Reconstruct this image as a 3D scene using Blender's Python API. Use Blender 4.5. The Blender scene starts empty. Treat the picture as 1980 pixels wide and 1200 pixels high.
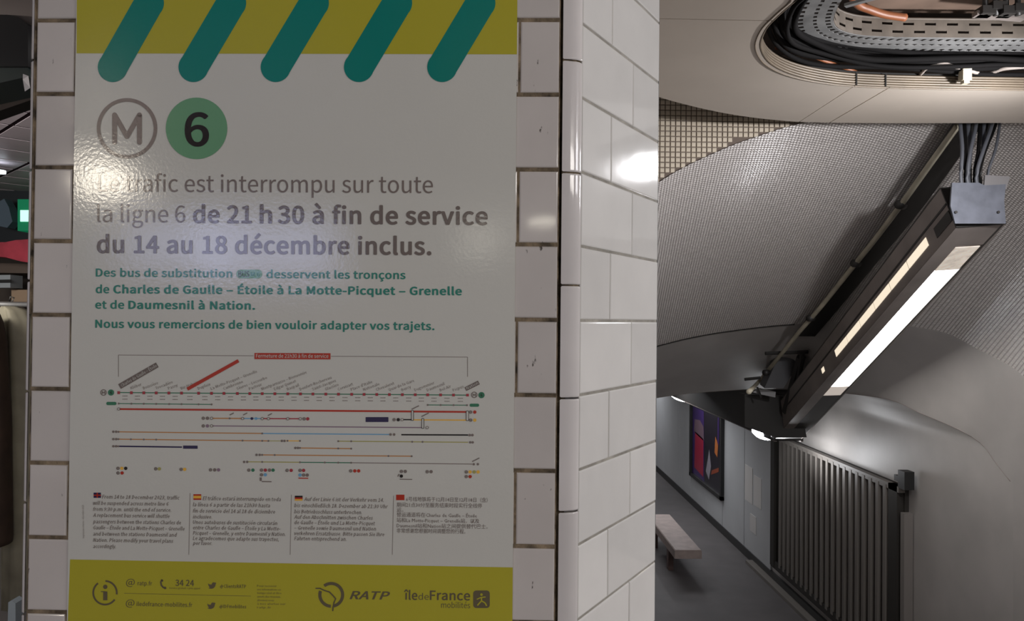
import bpy, bmesh, math, random
from mathutils import Vector, Matrix
from mathutils.bvhtree import BVHTree
random.seed(7)
C = bpy.context.scene.collection
SC = bpy.context.scene

# ------------------------------------------------------------------ camera
F = 1430.0
EYE = Vector((0, 0, 1.55))
yaw, pit, rol = math.radians(1.2), math.radians(0.64), math.radians(0.58)
h_ = Vector((math.cos(yaw), -math.sin(yaw), 0))
fwd = Vector((math.sin(yaw) * math.cos(pit), math.cos(yaw) * math.cos(pit), math.sin(pit)))
u0 = h_.cross(fwd)
rgt = h_ * math.cos(rol) + u0 * math.sin(rol)
upv = u0 * math.cos(rol) - h_ * math.sin(rol)
cam = bpy.data.cameras.new('camera')
cam.sensor_width = 36.0
cam.lens = F * 36.0 / 1980.0
cam.clip_start = 0.02
cam.clip_end = 200
camo = bpy.data.objects.new('camera', cam)
C.objects.link(camo)
m = Matrix((rgt, upv, -fwd)).transposed().to_4x4()
m.translation = EYE
camo.matrix_world = m
SC.camera = camo

# ------------------------------------------------------------------ exposure, world, lights
SC.view_settings.view_transform = 'Standard'
SC.view_settings.look = 'None'
SC.view_settings.gamma = 1.0
SC.view_settings.use_curve_mapping = False
SC.view_settings.exposure = 0.0
w = bpy.data.worlds.new('world')
SC.world = w
w.use_nodes = True
w.node_tree.nodes['Background'].inputs[0].default_value = (1.0, 0.95, 0.92, 1)
w.node_tree.nodes['Background'].inputs[1].default_value = 0.36


def area(name, loc, target, sx, sy, power, col):
    l = bpy.data.lights.new(name, 'AREA')
    l.shape = 'RECTANGLE'
    l.size, l.size_y = sx, sy
    l.energy = power
    l.color = col
    o = bpy.data.objects.new(name, l)
    C.objects.link(o)
    o.location = loc
    o.rotation_euler = (Vector(target) - Vector(loc)).to_track_quat('-Z', 'Y').to_euler()
    return o


WARM = (1.0, 0.95, 0.90)
COOL = (0.80, 0.87, 1.0)
# ceiling luminaire of the hall behind the photographer, and an added side fill
area('hall_lamp', (2.4, -2.6, 2.70), (1.6, 0.2, 0.8), 1.4, 0.5, 34, WARM)
area('hall_lamp', (3.6, -0.9, 2.60), (0.6, 1.1, 1.4), 1.2, 0.4, 22, (0.97, 0.96, 1.0))  # unseen light added to brighten the angled pillar face
area('lower_lamp', (3.0, 13.5, 0.5), (3.6, 14.0, -2.3), 0.4, 3.0, 46, (0.95, 0.96, 1.0))
area('lower_lamp', (3.0, 19.0, 0.5), (3.3, 19.0, -2.3), 0.4, 3.0, 46, (0.95, 0.96, 1.0))
area('lower_lamp', (3.60, 9.25, -0.06), (4.3, 8.9, 0.50), 0.10, 0.6, 10, (0.96, 0.97, 1.0))
area('shop_lamp', (-3.3, 2.6, 2.3), (-3.2, 5.0, 1.6), 0.8, 0.5, 34, WARM)

# lamps and lit screens of the hall behind the photographer, mirrored in foil and glaze
area('hall_lamp', (-2.984, -2.698, 2.439), (-0.533, 1.010, 1.732), 0.28, 0.13, 8.58, (1.0, 0.9, 0.74))
area('shop_screen', (-2.617, -2.914, 2.016), (-0.436, 1.005, 1.642), 0.62, 0.34, 3.31, (0.55, 0.62, 1.0))
area('shop_screen', (-2.035, -3.138, 2.032), (-0.306, 0.998, 1.641), 0.92, 0.40, 7.51, (0.55, 0.62, 1.0))
area('hall_lamp', (-0.558, -3.458, 2.136), (-0.022, 0.984, 1.656), 0.28, 0.14, 0.86, (1.0, 0.95, 0.8))
area('hall_lamp', (-0.121, -3.479, 2.253), (0.057, 0.981, 1.677), 0.20, 0.05, 0.44, (1.0, 0.93, 0.78))
# corridor lamp right of the frame; fill added over the landing for ceiling and vault
area('corridor_lamp', (2.785, 3.016, 2.439), (1.935, 3.636, 1.639), 0.15, 0.09, 70, (0.98, 0.97, 1.0))
ld = bpy.data.lights.new('landing_lamp', 'POINT')
ld.shadow_soft_size = 0.12
ld.energy = 24
ld.color = (0.97, 0.96, 1.0)
lo = bpy.data.objects.new('landing_lamp', ld)
C.objects.link(lo)
lo.location = (2.1, 1.3, 2.12)


# ------------------------------------------------------------------ pixel rays
def ray(px, py):
    return fwd + rgt * ((px - 990.0) / F) - upv * ((py - 600.0) / F)


def Pd(px, py, d): return EYE + ray(px, py) * d


def PY(px, py, y):
    r = ray(px, py)
    return EYE + r * (y / r.y)


def PX(px, py, x):
    r = ray(px, py)
    return EYE + r * (x / r.x)


def PZ(px, py, z):
    r = ray(px, py)
    return EYE + r * ((z - EYE.z) / r.z)


def pix(p):
    v = p - EYE
    d = v.dot(fwd)
    return (990 + F * v.dot(rgt) / d, 600 - F * v.dot(upv) / d)


# ------------------------------------------------------------------ materials
def lin(c):
    return tuple(((x / 255.0) / 12.92 if x / 255.0 <= 0.04045 else ((x / 255.0 + 0.055) / 1.055) ** 2.4) for x in c)


def mat(name, col, rough=0.5, metal=0.0, spec=0.5, var=0.0, vscale=8.0, bump=0.0, bscale=40.0, emis=None, estr=0.0, coat=0.0):
    m = bpy.data.materials.new(name)
    m.use_nodes = True
    nt = m.node_tree
    N = nt.nodes
    b = N['Principled BSDF']
    b.inputs['Base Color'].default_value = (*col, 1)
    b.inputs['Roughness'].default_value = rough
    b.inputs['Metallic'].default_value = metal
    b.inputs['Specular IOR Level'].default_value = spec
    b.inputs['Coat Weight'].default_value = coat
    tc = N.new('ShaderNodeTexCoord')
    if var > 0:
        n = N.new('ShaderNodeTexNoise')
        n.inputs['Scale'].default_value = vscale
        n.inputs['Detail'].default_value = 5
        r = N.new('ShaderNodeValToRGB')
        r.color_ramp.elements[0].position = 0.3
        r.color_ramp.elements[1].position = 0.7
        r.color_ramp.elements[0].color = (*[c * (1 - var) for c in col], 1)
        r.color_ramp.elements[1].color = (*[min(1, c * (1 + var * 0.5)) for c in col], 1)
        nt.links.new(tc.outputs['Object'], n.inputs['Vector'])
        nt.links.new(n.outputs[0], r.inputs[0])
        nt.links.new(r.outputs[0], b.inputs['Base Color'])
    if bump > 0:
        n2 = N.new('ShaderNodeTexNoise')
        n2.inputs['Scale'].default_value = bscale
        n2.inputs['Detail'].default_value = 3
        bp = N.new('ShaderNodeBump')
        bp.inputs['Strength'].default_value = bump
        bp.inputs['Distance'].default_value = 0.002
        nt.links.new(tc.outputs['Object'], n2.inputs['Vector'])
        nt.links.new(n2.outputs[0], bp.inputs['Height'])
        nt.links.new(bp.outputs[0], b.inputs['Normal'])
    if emis:
        b.inputs['Emission Color'].default_value = (*emis, 1)
        b.inputs['Emission Strength'].default_value = estr
    return m


def tile_mat(name, col, marks=0.0, rough=0.12):
    """glazed white tile, tiny tone change from tile to tile, dark chips"""
    m = mat(name, col, rough * 0.6, spec=0.5)
    nt = m.node_tree
    N = nt.nodes
    b = N['Principled BSDF']
    tc = N.new('ShaderNodeTexCoord')
    geo = N.new('ShaderNodeNewGeometry')
    oi = N.new('ShaderNodeObjectInfo')
    hs = N.new('ShaderNodeMapRange')
    hs.inputs['To Min'].default_value = 0.93
    hs.inputs['To Max'].default_value = 1.04
    nt.links.new(oi.outputs['Random'], hs.inputs[0])
    mp = N.new('ShaderNodeMapping')
    mp.inputs['Scale'].default_value = (90, 90, 38)
    nt.links.new(geo.outputs['Position'], mp.inputs[0])
    n = N.new('ShaderNodeTexNoise')
    n.inputs['Scale'].default_value = 1.0
    n.inputs['Detail'].default_value = 4
    nt.links.new(mp.outputs[0], n.inputs['Vector'])
    r = N.new('ShaderNodeValToRGB')
    r.color_ramp.elements[0].position = 0.735 - 0.03 * marks
    r.color_ramp.elements[0].color = (0, 0, 0, 1)
    r.color_ramp.elements[1].position = 0.775 - 0.03 * marks
    r.color_ramp.elements[1].color = (1, 1, 1, 1)
    nt.links.new(n.outputs[0], r.inputs[0])
    n3 = N.new('ShaderNodeTexNoise')
    n3.inputs['Scale'].default_value = 9
    n3.inputs['Detail'].default_value = 6
    nt.links.new(geo.outputs['Position'], n3.inputs['Vector'])
    r3 = N.new('ShaderNodeMapRange')
    r3.inputs['From Min'].default_value = 0.3
    r3.inputs['From Max'].default_value = 0.7
    r3.inputs['To Min'].default_value = 0.94
    r3.inputs['To Max'].default_value = 1.02
    nt.links.new(n3.outputs[0], r3.inputs[0])
    mu = N.new('ShaderNodeMath')
    mu.operation = 'MULTIPLY'
    nt.links.new(hs.outputs[0], mu.inputs[0])
    nt.links.new(r3.outputs[0], mu.inputs[1])
    vm = N.new('ShaderNodeVectorMath')
    vm.operation = 'SCALE'
    vm.inputs[0].default_value = col
    nt.links.new(mu.outputs[0], vm.inputs['Scale'])
    mx = N.new('ShaderNodeMix')
    mx.data_type = 'RGBA'
    mx.inputs[7].default_value = (0.10, 0.085, 0.075, 1)
    nt.links.new(vm.outputs[0], mx.inputs[6])
    if marks > 0:
        nt.links.new(r.outputs[0], mx.inputs[0])
    else:
        mx.inputs[0].default_value = 0
    nt.links.new(mx.outputs[2], b.inputs['Base Color'])
    n2 = N.new('ShaderNodeTexNoise')
    n2.inputs['Scale'].default_value = 14
    nt.links.new(geo.outputs['Position'], n2.inputs['Vector'])
    bp = N.new('ShaderNodeBump')
    bp.inputs['Strength'].default_value = 0.05
    bp.inputs['Distance'].default_value = 0.004
    nt.links.new(n2.outputs[0], bp.inputs['Height'])
    nt.links.new(bp.outputs[0], b.inputs['Normal'])
    return m


def print_mat(name, srgb, k=3.05):
    """printed foil: colour k times its reading in the dim photograph, glossy crinkled laminate"""
    c = [min(0.9, x * k) for x in lin(srgb)]
    m = mat(name, c, 0.12, spec=0.42)
    nt = m.node_tree
    N = nt.nodes
    b = N['Principled BSDF']
    tc = N.new('ShaderNodeTexCoord')
    n = N.new('ShaderNodeTexNoise')
    n.inputs['Scale'].default_value = 230
    n.inputs['Detail'].default_value = 2
    nt.links.new(tc.outputs['Object'], n.inputs['Vector'])
    bp = N.new('ShaderNodeBump')
    bp.inputs['Strength'].default_value = 0.15
    bp.inputs['Distance'].default_value = 0.0006
    nt.links.new(n.outputs[0], bp.inputs['Height'])
    n2 = N.new('ShaderNodeTexNoise')
    n2.inputs['Scale'].default_value = 5
    nt.links.new(tc.outputs['Object'], n2.inputs['Vector'])
    bp2 = N.new('ShaderNodeBump')
    bp2.inputs['Strength'].default_value = 0.10
    bp2.inputs['Distance'].default_value = 0.008
    nt.links.new(n2.outputs[0], bp2.inputs['Height'])
    nt.links.new(bp.outputs[0], bp2.inputs['Normal'])
    nt.links.new(bp2.outputs[0], b.inputs['Normal'])
    return m


def mosaic_mat(name, col, grout, rough=0.22, bump=0.5):
    """small glazed mosaic; one UV unit is one mosaic piece"""
    m = mat(name, col, rough, spec=0.5)
    nt = m.node_tree
    N = nt.nodes
    b = N['Principled BSDF']
    uv = N.new('ShaderNodeUVMap')
    br = N.new('ShaderNodeTexBrick')
    br.inputs['Scale'].default_value = 1.0
    br.inputs['Brick Width'].default_value = 1.0
    br.inputs['Row Height'].default_value = 1.0
    br.inputs['Mortar Size'].default_value = 0.26
    br.inputs['Mortar Smooth'].default_value = 1.0
    br.inputs['Color1'].default_value = (*col, 1)
    br.inputs['Color2'].default_value = (*[c * 0.86 for c in col], 1)
    br.inputs['Mortar'].default_value = (*grout, 1)
    br.offset = 0.5
    nt.links.new(uv.outputs[0], br.inputs['Vector'])
    nt.links.new(br.outputs['Color'], b.inputs['Base Color'])
    inv = N.new('ShaderNodeMath')
    inv.operation = 'SUBTRACT'
    inv.inputs[0].default_value = 1.0
    nt.links.new(br.outputs['Fac'], inv.inputs[1])
    # each piece sits at its own slight angle
    wn = N.new('ShaderNodeTexWhiteNoise')
    sn = N.new('ShaderNodeVectorMath')
    sn.operation = 'FLOOR'
    nt.links.new(uv.outputs[0], sn.inputs[0])
    nt.links.new(sn.outputs[0], wn.inputs['Vector'])
    ad = N.new('ShaderNodeMath')
    ad.operation = 'ADD'
    ad2 = N.new('ShaderNodeMath')
    ad2.operation = 'MULTIPLY'
    ad2.inputs[1].default_value = 0.25
    nt.links.new(wn.outputs['Value'], ad2.inputs[0])
    nt.links.new(inv.outputs[0], ad.inputs[0])
    nt.links.new(ad2.outputs[0], ad.inputs[1])
    bp = N.new('ShaderNodeBump')
    bp.inputs['Strength'].default_value = bump
    bp.inputs['Distance'].default_value = 0.006
    nt.links.new(ad.outputs[0], bp.inputs['Height'])
    nt.links.new(bp.outputs[0], b.inputs['Normal'])
    return m


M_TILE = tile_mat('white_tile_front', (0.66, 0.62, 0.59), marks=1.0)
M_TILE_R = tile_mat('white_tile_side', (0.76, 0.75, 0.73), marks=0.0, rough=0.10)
M_BEAD = tile_mat('white_bead', (0.74, 0.71, 0.70), marks=0.35, rough=0.10)
M_GROUT = mat('dirty_grout', (0.24, 0.185, 0.12), 0.9, var=0.85, vscale=45, bump=0.8, bscale=300)
M_GROUT_R = mat('grey_grout', (0.34, 0.32, 0.28), 0.9, var=0.35, vscale=30, bump=0.5, bscale=300)
M_STEEL = mat('steel_edge', (0.25, 0.26, 0.26), 0.45, metal=0.6, var=0.2)
M_MOSAIC = mosaic_mat('vault_mosaic', (0.86, 0.81, 0.775), (0.42, 0.385, 0.36), 0.2, 1.0)
M_MOSTILE = mat('beige_mosaic', (0.52, 0.45, 0.35), 0.4, var=0.2, vscale=12)
M_DARKGROUT = mat('dark_grout', (0.13, 0.10, 0.08), 0.9)
M_PLASTER = mat('smooth_plaster', (0.42, 0.395, 0.375), 0.45, var=0.12, vscale=2.0, bump=0.15, bscale=10)
M_CEIL = mat('ceiling_panel', (0.60, 0.53, 0.45), 0.35, var=0.05, vscale=2.5)
M_VOID = mat('void_black', (0.012, 0.011, 0.010), 0.9)
M_RIB = mat('brass_rib', (0.13, 0.10, 0.068), 0.45, metal=0.1, var=0.3, vscale=6)
M_CABLE = mat('black_cable', (0.006, 0.0055, 0.0055), 0.85, spec=0.1)
M_GCABLE = mat('grey_cable', (0.10, 0.105, 0.12), 0.5)
M_ORANGE = mat('orange_cable', (0.26, 0.085, 0.03), 0.5)
M_TRAY = mat('galvanised', (0.28, 0.28, 0.275), 0.5, metal=0.25, var=0.3, vscale=10)
M_TRAYB = mat('dusty_tray', (0.15, 0.125, 0.10), 0.6, var=0.3, vscale=10)
M_BROWN = mat('dusty_slab', (0.20, 0.15, 0.12), 0.8, var=0.3, vscale=3)
M_FIX = mat('luminaire_brown', (0.27, 0.235, 0.215), 0.45, var=0.2, vscale=4)
M_FIXD = mat('luminaire_dark', (0.030, 0.028, 0.026), 0.5)
M_BRACK = mat('galvanised_blue', (0.145, 0.155, 0.185), 0.45, metal=0.15, var=0.2, vscale=14)
M_GLOW = mat('lit_tube', (0.9, 0.9, 0.9), 0.4, emis=(1.0, 0.97, 0.93), estr=10.0)
M_GLOW2 = mat('lit_slot', (0.8, 0.75, 0.65), 0.4, emis=(1.0, 0.86, 0.66), estr=0.85)
M_LENS = mat('lit_lens', (0.9, 0.9, 0.9), 0.4, emis=(0.95, 0.97, 1.0), estr=14.0)
M_FLOOR = mat('asphalt_floor', (0.12, 0.11, 0.11), 0.55, var=0.15, vscale=3, bump=0.3, bscale=120)
M_WHITEP = mat('enamel_panel', (0.50, 0.51, 0.52), 0.3, var=0.06, vscale=2)
M_WALLR = mat('lower_wall', (0.44, 0.41, 0.40), 0.45, var=0.1, vscale=2)
M_BLACK = mat('black_frame', (0.02, 0.02, 0.02), 0.4)
M_BAR = mat('grille_bar', (0.19, 0.172, 0.155), 0.5)
M_BARD = mat('grille_back', (0.03, 0.026, 0.022), 0.7)
M_BENCH = mat('bench_stone', (0.42, 0.34, 0.31), 0.5, var=0.15, vscale=9)


# ------------------------------------------------------------------ mesh helpers
WL = {}


def wloc(o): return WL.get(o.name, Vector((0, 0, 0))) if o else Vector((0, 0, 0))


def empty(name, loc, label=None, cat=None, group=None, kind=None):
    o = bpy.data.objects.new(name, None)
    C.objects.link(o)
    o.empty_display_size = 0.1
    o.location = loc
    WL[o.name] = Vector(loc)
    tag(o, label, cat, group, kind)
    return o


def tag(o, label=None, cat=None, group=None, kind=None):
    if label: o['label'] = label
    if cat: o['category'] = cat
    if group: o['group'] = group
    if kind: o['kind'] = kind
    return o


def mk(name, verts, faces, m, parent=None, smooth=False, origin=None, uvs=None):
    L = wloc(parent)
    O = L if parent else (Vector(origin) if origin is not None else Vector((0, 0, 0)))
    me = bpy.data.meshes.new(name)
    me.from_pydata([Vector(v) - O for v in verts], [], faces)
    if uvs:
        ul = me.uv_layers.new(name='UVMap')
        for poly in me.polygons:
            for li in poly.loop_indices:
                ul.data[li].uv = uvs[me.loops[li].vertex_index]
    me.materials.append(m)
    if smooth:
        for p in me.polygons: p.use_smooth = True
    me.update()
    o = bpy.data.objects.new(name, me)
    C.objects.link(o)
    if parent:
        o.parent = parent
        WL[o.name] = L
    else:
        o.location = O
        WL[o.name] = O
    return o


class MB:
    def __init__(self): self.v = []; self.f = []

    def add(self, vs, fs):
        n = len(self.v)
        self.v += [Vector(x) for x in vs]
        self.f += [[i + n for i in f] for f in fs]
        return self

    def box(self, a, b):
        (x0, y0, z0), (x1, y1, z1) = a, b
        vs = [(x0, y0, z0), (x1, y0, z0), (x1, y1, z0), (x0, y1, z0), (x0, y0, z1), (x1, y0, z1), (x1, y1, z1), (x0, y1, z1)]
        return self.add(vs, [(0, 3, 2, 1), (4, 5, 6, 7), (0, 1, 5, 4), (1, 2, 6, 5), (2, 3, 7, 6), (3, 0, 4, 7)])

    def obox(self, o, ax, ay, az):
        """box from corner o with edge vectors"""
        o = Vector(o)
        vs = [o, o + ax, o + ax + ay, o + ay, o + az, o + ax + az, o + ax + ay + az, o + ay + az]
        return self.add(vs, [(0, 3, 2, 1), (4, 5, 6, 7), (0, 1, 5, 4), (1, 2, 6, 5), (2, 3, 7, 6), (3, 0, 4, 7)])

    def prism(self, pts, d):
        d = Vector(d)
        n = len(pts)
        p = [Vector(x) for x in pts]
        return self.add(p + [x + d for x in p], [list(range(n)), list(range(2 * n - 1, n - 1, -1))] + [(i, (i + 1) % n + 0, (i + 1) % n + n, i + n) for i in range(n)])

    def tube(self, pts, r, n=8):
        pts = [Vector(p) for p in pts]
        base = len(self.v)
        for i, p in enumerate(pts):
            t = (pts[min(i + 1, len(pts) - 1)] - pts[max(i - 1, 0)]).normalized()
            a = t.cross(Vector((0, 0, 1)))
            if a.length < 1e-3: a = t.cross(Vector((1, 0, 0)))
            a.normalize()
            b = t.cross(a)
            rr = r[i] if isinstance(r, (list, tuple)) else r
            for k in range(n):
                an = 2 * math.pi * k / n
                self.v.append(p + a * (rr * math.cos(an)) + b * (rr * math.sin(an)))
        for i in range(len(pts) - 1):
            for k in range(n):
                self.f.append([base + i * n + k, base + i * n + (k + 1) % n, base + (i + 1) * n + (k + 1) % n, base + (i + 1) * n + k])
        self.f.append([base + k for k in range(n)][::-1])
        e = base + (len(pts) - 1) * n
        self.f.append([e + k for k in range(n)])
        return self

    def build(self, name, m, parent=None, smooth=False, origin=None):
        if origin is None and parent is None:
            n = len(self.v)
            c = sum(self.v, Vector()) / n
            c.z = min(v.z for v in self.v)
            origin = c
        return mk(name, self.v, self.f, m, parent, smooth, origin)


def catmull(pts, k=6):
    pts = [Vector(p) for p in pts]
    out = []
    for i in range(len(pts) - 1):
        p0 = pts[max(i - 1, 0)]; p1 = pts[i]; p2 = pts[i + 1]; p3 = pts[min(i + 2, len(pts) - 1)]
        for j in range(k):
            t = j / k
            out.append(0.5 * ((2 * p1) + (p2 - p0) * t + (2 * p0 - 5 * p1 + 4 * p2 - p3) * t * t + (3 * p1 - p0 - 3 * p2 + p3) * t ** 3))
    out.append(pts[-1])
    return out


# ================================================================== SETTING
# ---- rows of the stair vault: mouth arch (depth 4.8) and lower end
mouth = [(1000, 605, 4.8), (1130, 466, 4.8), (1277, 350, 4.8), (1387, 293, 4.8), (1472, 261, 4.8), (1555, 237, 4.8), (1700, 211, 4.8), (1822, 203, 4.8),
         (1950, 215, 4.8), (2050, 245, 4.8), (2120, 290, 4.8), (2170, 350, 4.8), (2200, 430, 4.8), (2211, 520, 4.8), (2213, 640, 4.8)]
foot = [(1050, 900, 9.3), (1140, 812, 9.3), (1215, 780, 9.3), (1275, 768, 9.3), (1325, 761, 9.3), (1370, 757, 9.3), (1436, 753, 9.2), (1500, 752, 9.0),
        (1560, 754, 8.34), (1627, 759, 7.93), (1719, 772, 7.44), (1779, 798, 7.07), (1878, 843, 6.42), (1937, 897, 6.13), (1972, 937, 5.93)]
A = catmull([PY(*p) for p in mouth], 4)
B = catmull([PY(*p) for p in foot], 4)
for q_ in A + B: q_.x = min(q_.x, 4.207)
A.append(Vector((4.207, 4.8, -2.35)))
B.append(Vector((4.207, B[-1].y, -2.35)))
NV = 24
SPL = 0.64


def vault_pt(i, v): return A[i].lerp(B[i], v)


arc = [0.0]
for i in range(1, len(A)): arc.append(arc[-1] + (A[i] - A[i - 1]).length)


def vault_mesh(name, v0, v1, m, parent):
    vs, fs, uv = [], [], []
    n = len(A)
    for j in range(NV + 1):
        v = v0 + (v1 - v0) * j / NV
        for i in range(n):
            vs.append(vault_pt(i, v))
            uv.append((v * 5.1 / 0.024, arc[i] / 0.024))
    for j in range(NV):
        for i in range(n - 1):
            fs.append((j * n + i, j * n + i + 1, (j + 1) * n + i + 1, (j + 1) * n + i))
    return mk(name, vs, fs, m, parent, True, None, uv)


vault = empty('ceiling', (3.0, 4.8, 2.0), kind='structure')
vmos = vault_mesh('mosaic_lining', 0.0, SPL, M_MOSAIC, vault)
vpla = vault_mesh('plaster_lining', SPL, 1.0, M_PLASTER, vault)
vmos['label'] = 'white glazed mosaic lining of the sloping vault'
vpla['label'] = 'smooth grey lining at the foot of the vault'
seam = [vault_pt(i, SPL) + Vector((0, -0.004, -0.004)) for i in range(27)]
MB().tube(seam, 0.006, 6).build('joint_strip', M_VOID, vault)
MB().tube([b + Vector((0, 0, 0)) for b in B[:-2]], 0.004, 6).build('edge_strip', M_FIX, vault, True)
bv_v, bv_f = [], []
n = len(A)
for j in range(NV + 1):
    for i in range(n): bv_v.append(vault_pt(i, j / NV))
for j in range(NV):
    for i in range(n - 1): bv_f.append((j * n + i, j * n + i + 1, (j + 1) * n + i + 1, (j + 1) * n + i))
BV = BVHTree.FromPolygons(bv_v, bv_f)


def on_vault(px, py, k=0.96):
    r = ray(px, py)
    hit = BV.ray_cast(EYE, r)
    if hit[0] is None: return EYE + r * (6.0)
    return EYE + (hit[0] - EYE) * k


# lower level vault, extruded along the corridor
YE = 24.0
vs = list(B) + [Vector((b.x, YE, b.z)) for b in B]
mk('ceiling', vs, [(i, i + 1, n + i + 1, n + i) for i in range(n - 1)], M_PLASTER, None, True, (3, 9, 0))['kind'] = 'structure'
# tympanum above the vault mouth
vs = list(A) + [Vector((a.x, a.y, 3.5)) for a in A]
vs = [v + Vector((0, 0.012, 0)) for v in vs]
tym = mk('wall_back', vs, [(i, n + i, n + i + 1, i + 1) for i in range(n - 1)], M_DARKGROUT, None, False, (1.5, 4.82, 2.5))
tym['kind'] = 'structure'
# walls and floors
ZL = -2.35
mk('wall_left', [A[0], B[0], (B[0].x, YE, B[0].z), (B[0].x, YE, ZL - .02), (B[0].x, 9.3, ZL - .02), (A[0].x, 4.8, ZL - .02)],
   [(0, 1, 4, 5), (1, 2, 3, 4)], M_PLASTER, None, False, (0.4, 8, ZL))['kind'] = 'structure'
wr = empty('wall_right', (4.2, 8.0, ZL), kind='structure')
MB().box((4.215, 2.0, ZL), (4.35, YE, 2.2)).build('wall_surface', M_WALLR, wr)
MB().box((0.3, YE, ZL), (4.4, YE + .1, 1.2)).build('wall_far', M_PLASTER)['kind'] = 'structure'
MB().box((-0.2, 7.6, ZL - 0.1), (4.3, YE, ZL)).build('floor', M_FLOOR)['kind'] = 'structure'
MB().box((-7.0, -5.0, -0.1), (4.3, 3.3, 0)).build('floor', mat('landing_floor', (0.30, 0.27, 0.25), 0.6, var=0.2, vscale=5))['kind'] = 'structure'
MB().box((-7.0, 3.3, -0.1), (-0.4, 9.0, 0)).build('floor', M_FLOOR)['kind'] = 'structure'
st = empty('staircase', (2.2, 3.3, ZL), 'dark stone staircase descending under the mosaic vault', 'stairs')
for k in range(13):
    y0 = 3.3 + 0.335 * k
    MB().box((0.6, y0, ZL), (4.2, y0 + 0.335, -0.168 * (k + 1))).build('step', M_FLOOR, st)
MB().box((-0.4, 3.3, -0.2), (0.6, 4.8, 0.0)).build('floor', M_FLOOR)['kind'] = 'structure'
MB().box((4.17, 8.0, ZL), (4.214, YE, ZL + 0.14)).build('baseboard_right', M_BLACK)['kind'] = 'structure'
MB().box((4.06, 7.0, ZL), (4.17, 11.9, ZL + 0.05)).build('trim_1', M_BAR)['kind'] = 'structure'

# white enamel panels of the lower wall, one by one
cuts = [1272, 1314, 1337, 1398, 1440, 1492]
ys = [PX(c, 900, 4.19).y for c in cuts]
ys[0] = 23.5
for k in range(len(ys) - 1):
    y1, y0 = ys[k], ys[k + 1]
    MB().box((4.185, y0 + 0.012, ZL + 0.14), (4.213, y1 - 0.012, 0.45)).build('wall_panel', M_WHITEP, wr)
for q in (((1441, 912), (1455, 905), (1455, 975), (1441, 962)), ((1458, 920), (1472, 926), (1472, 985), (1458, 975)), ((1451, 995), (1462, 1000), (1462, 1032), (1451, 1025))):  # thin pale plates painting in light reflections on the wall
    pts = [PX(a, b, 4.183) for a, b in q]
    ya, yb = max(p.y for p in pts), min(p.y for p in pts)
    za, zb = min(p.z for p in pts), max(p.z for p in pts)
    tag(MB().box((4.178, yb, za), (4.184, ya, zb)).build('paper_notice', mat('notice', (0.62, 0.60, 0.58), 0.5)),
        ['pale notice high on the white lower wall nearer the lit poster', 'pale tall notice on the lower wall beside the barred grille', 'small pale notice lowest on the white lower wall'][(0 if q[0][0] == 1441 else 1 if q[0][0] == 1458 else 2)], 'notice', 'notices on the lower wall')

# ---- station ceiling with the rounded service opening
ZC = 2.75
rim_px = [(1562, -25), (1540, 0), (1508, 28), (1480, 58), (1470, 92), (1490, 124), (1540, 147), (1620, 162), (1715, 168), (1850, 171), (1985, 173)]
rim = [PZ(a, b, ZC) for a, b in rim_px]
rim = [Vector((rim[0].x + 0.02, 1.3, ZC))] + rim + [Vector((4.2, rim[-1].y, ZC))]
rim = catmull(rim, 5)
edge_px = [(1282, 190), (1350, 208), (1420, 222), (1490, 231), (1560, 236), (1700, 238), (1850, 238), (1985, 238)]
edge = [PZ(a, b, ZC) for a, b in edge_px]
edge = [PZ(1190, 150, ZC), PZ(1235, 172, ZC)] + edge + [Vector((4.2, edge[-1].y, ZC))]
edge = catmull(edge, 4)
ceil = empty('ceiling', (1.0, 2.0, ZC), kind='structure')
T = Vector((0, 0, 0.035))
YS = PZ(1400, 38.5, ZC).y
XS = PZ(1662, 203, ZC).x
XS2 = PZ(1562, 225, ZC).x
g = 0.0036


def interp_at_x(path, x):
    for a, b in zip(path, path[1:]):
        if (a.x - x) * (b.x - x) <= 0 and abs(a.x - b.x) > 1e-9:
            t = (x - a.x) / (b.x - a.x)
            return a.lerp(b, t)


def interp_at_y(path, y):
    for a, b in zip(path, path[1:]):
        if (a.y - y) * (b.y - y) <= 0 and abs(a.y - b.y) > 1e-9:
            t = (y - a.y) / (b.y - a.y)
            return a.lerp(b, t)


def panel(pts, nm='ceiling_panel'):
    return MB().prism([Vector((p[0], p[1], ZC)) for p in pts], T).build(nm, M_CEIL, ceil)


ry = interp_at_y(rim, YS - g)
low = [p for p in rim if p.y < YS - g and p.x < 2.0]
panel([(-0.6, -5.0), (rim[0].x, -5.0)] + [tuple(p.xy) for p in low] + [tuple(ry.xy), (-0.6, YS - g)])
panel([(rim[0].x + .004, -5.0), (4.2, -5.0), (4.2, 1.3), (rim[0].x + .004, 1.3)])
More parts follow.
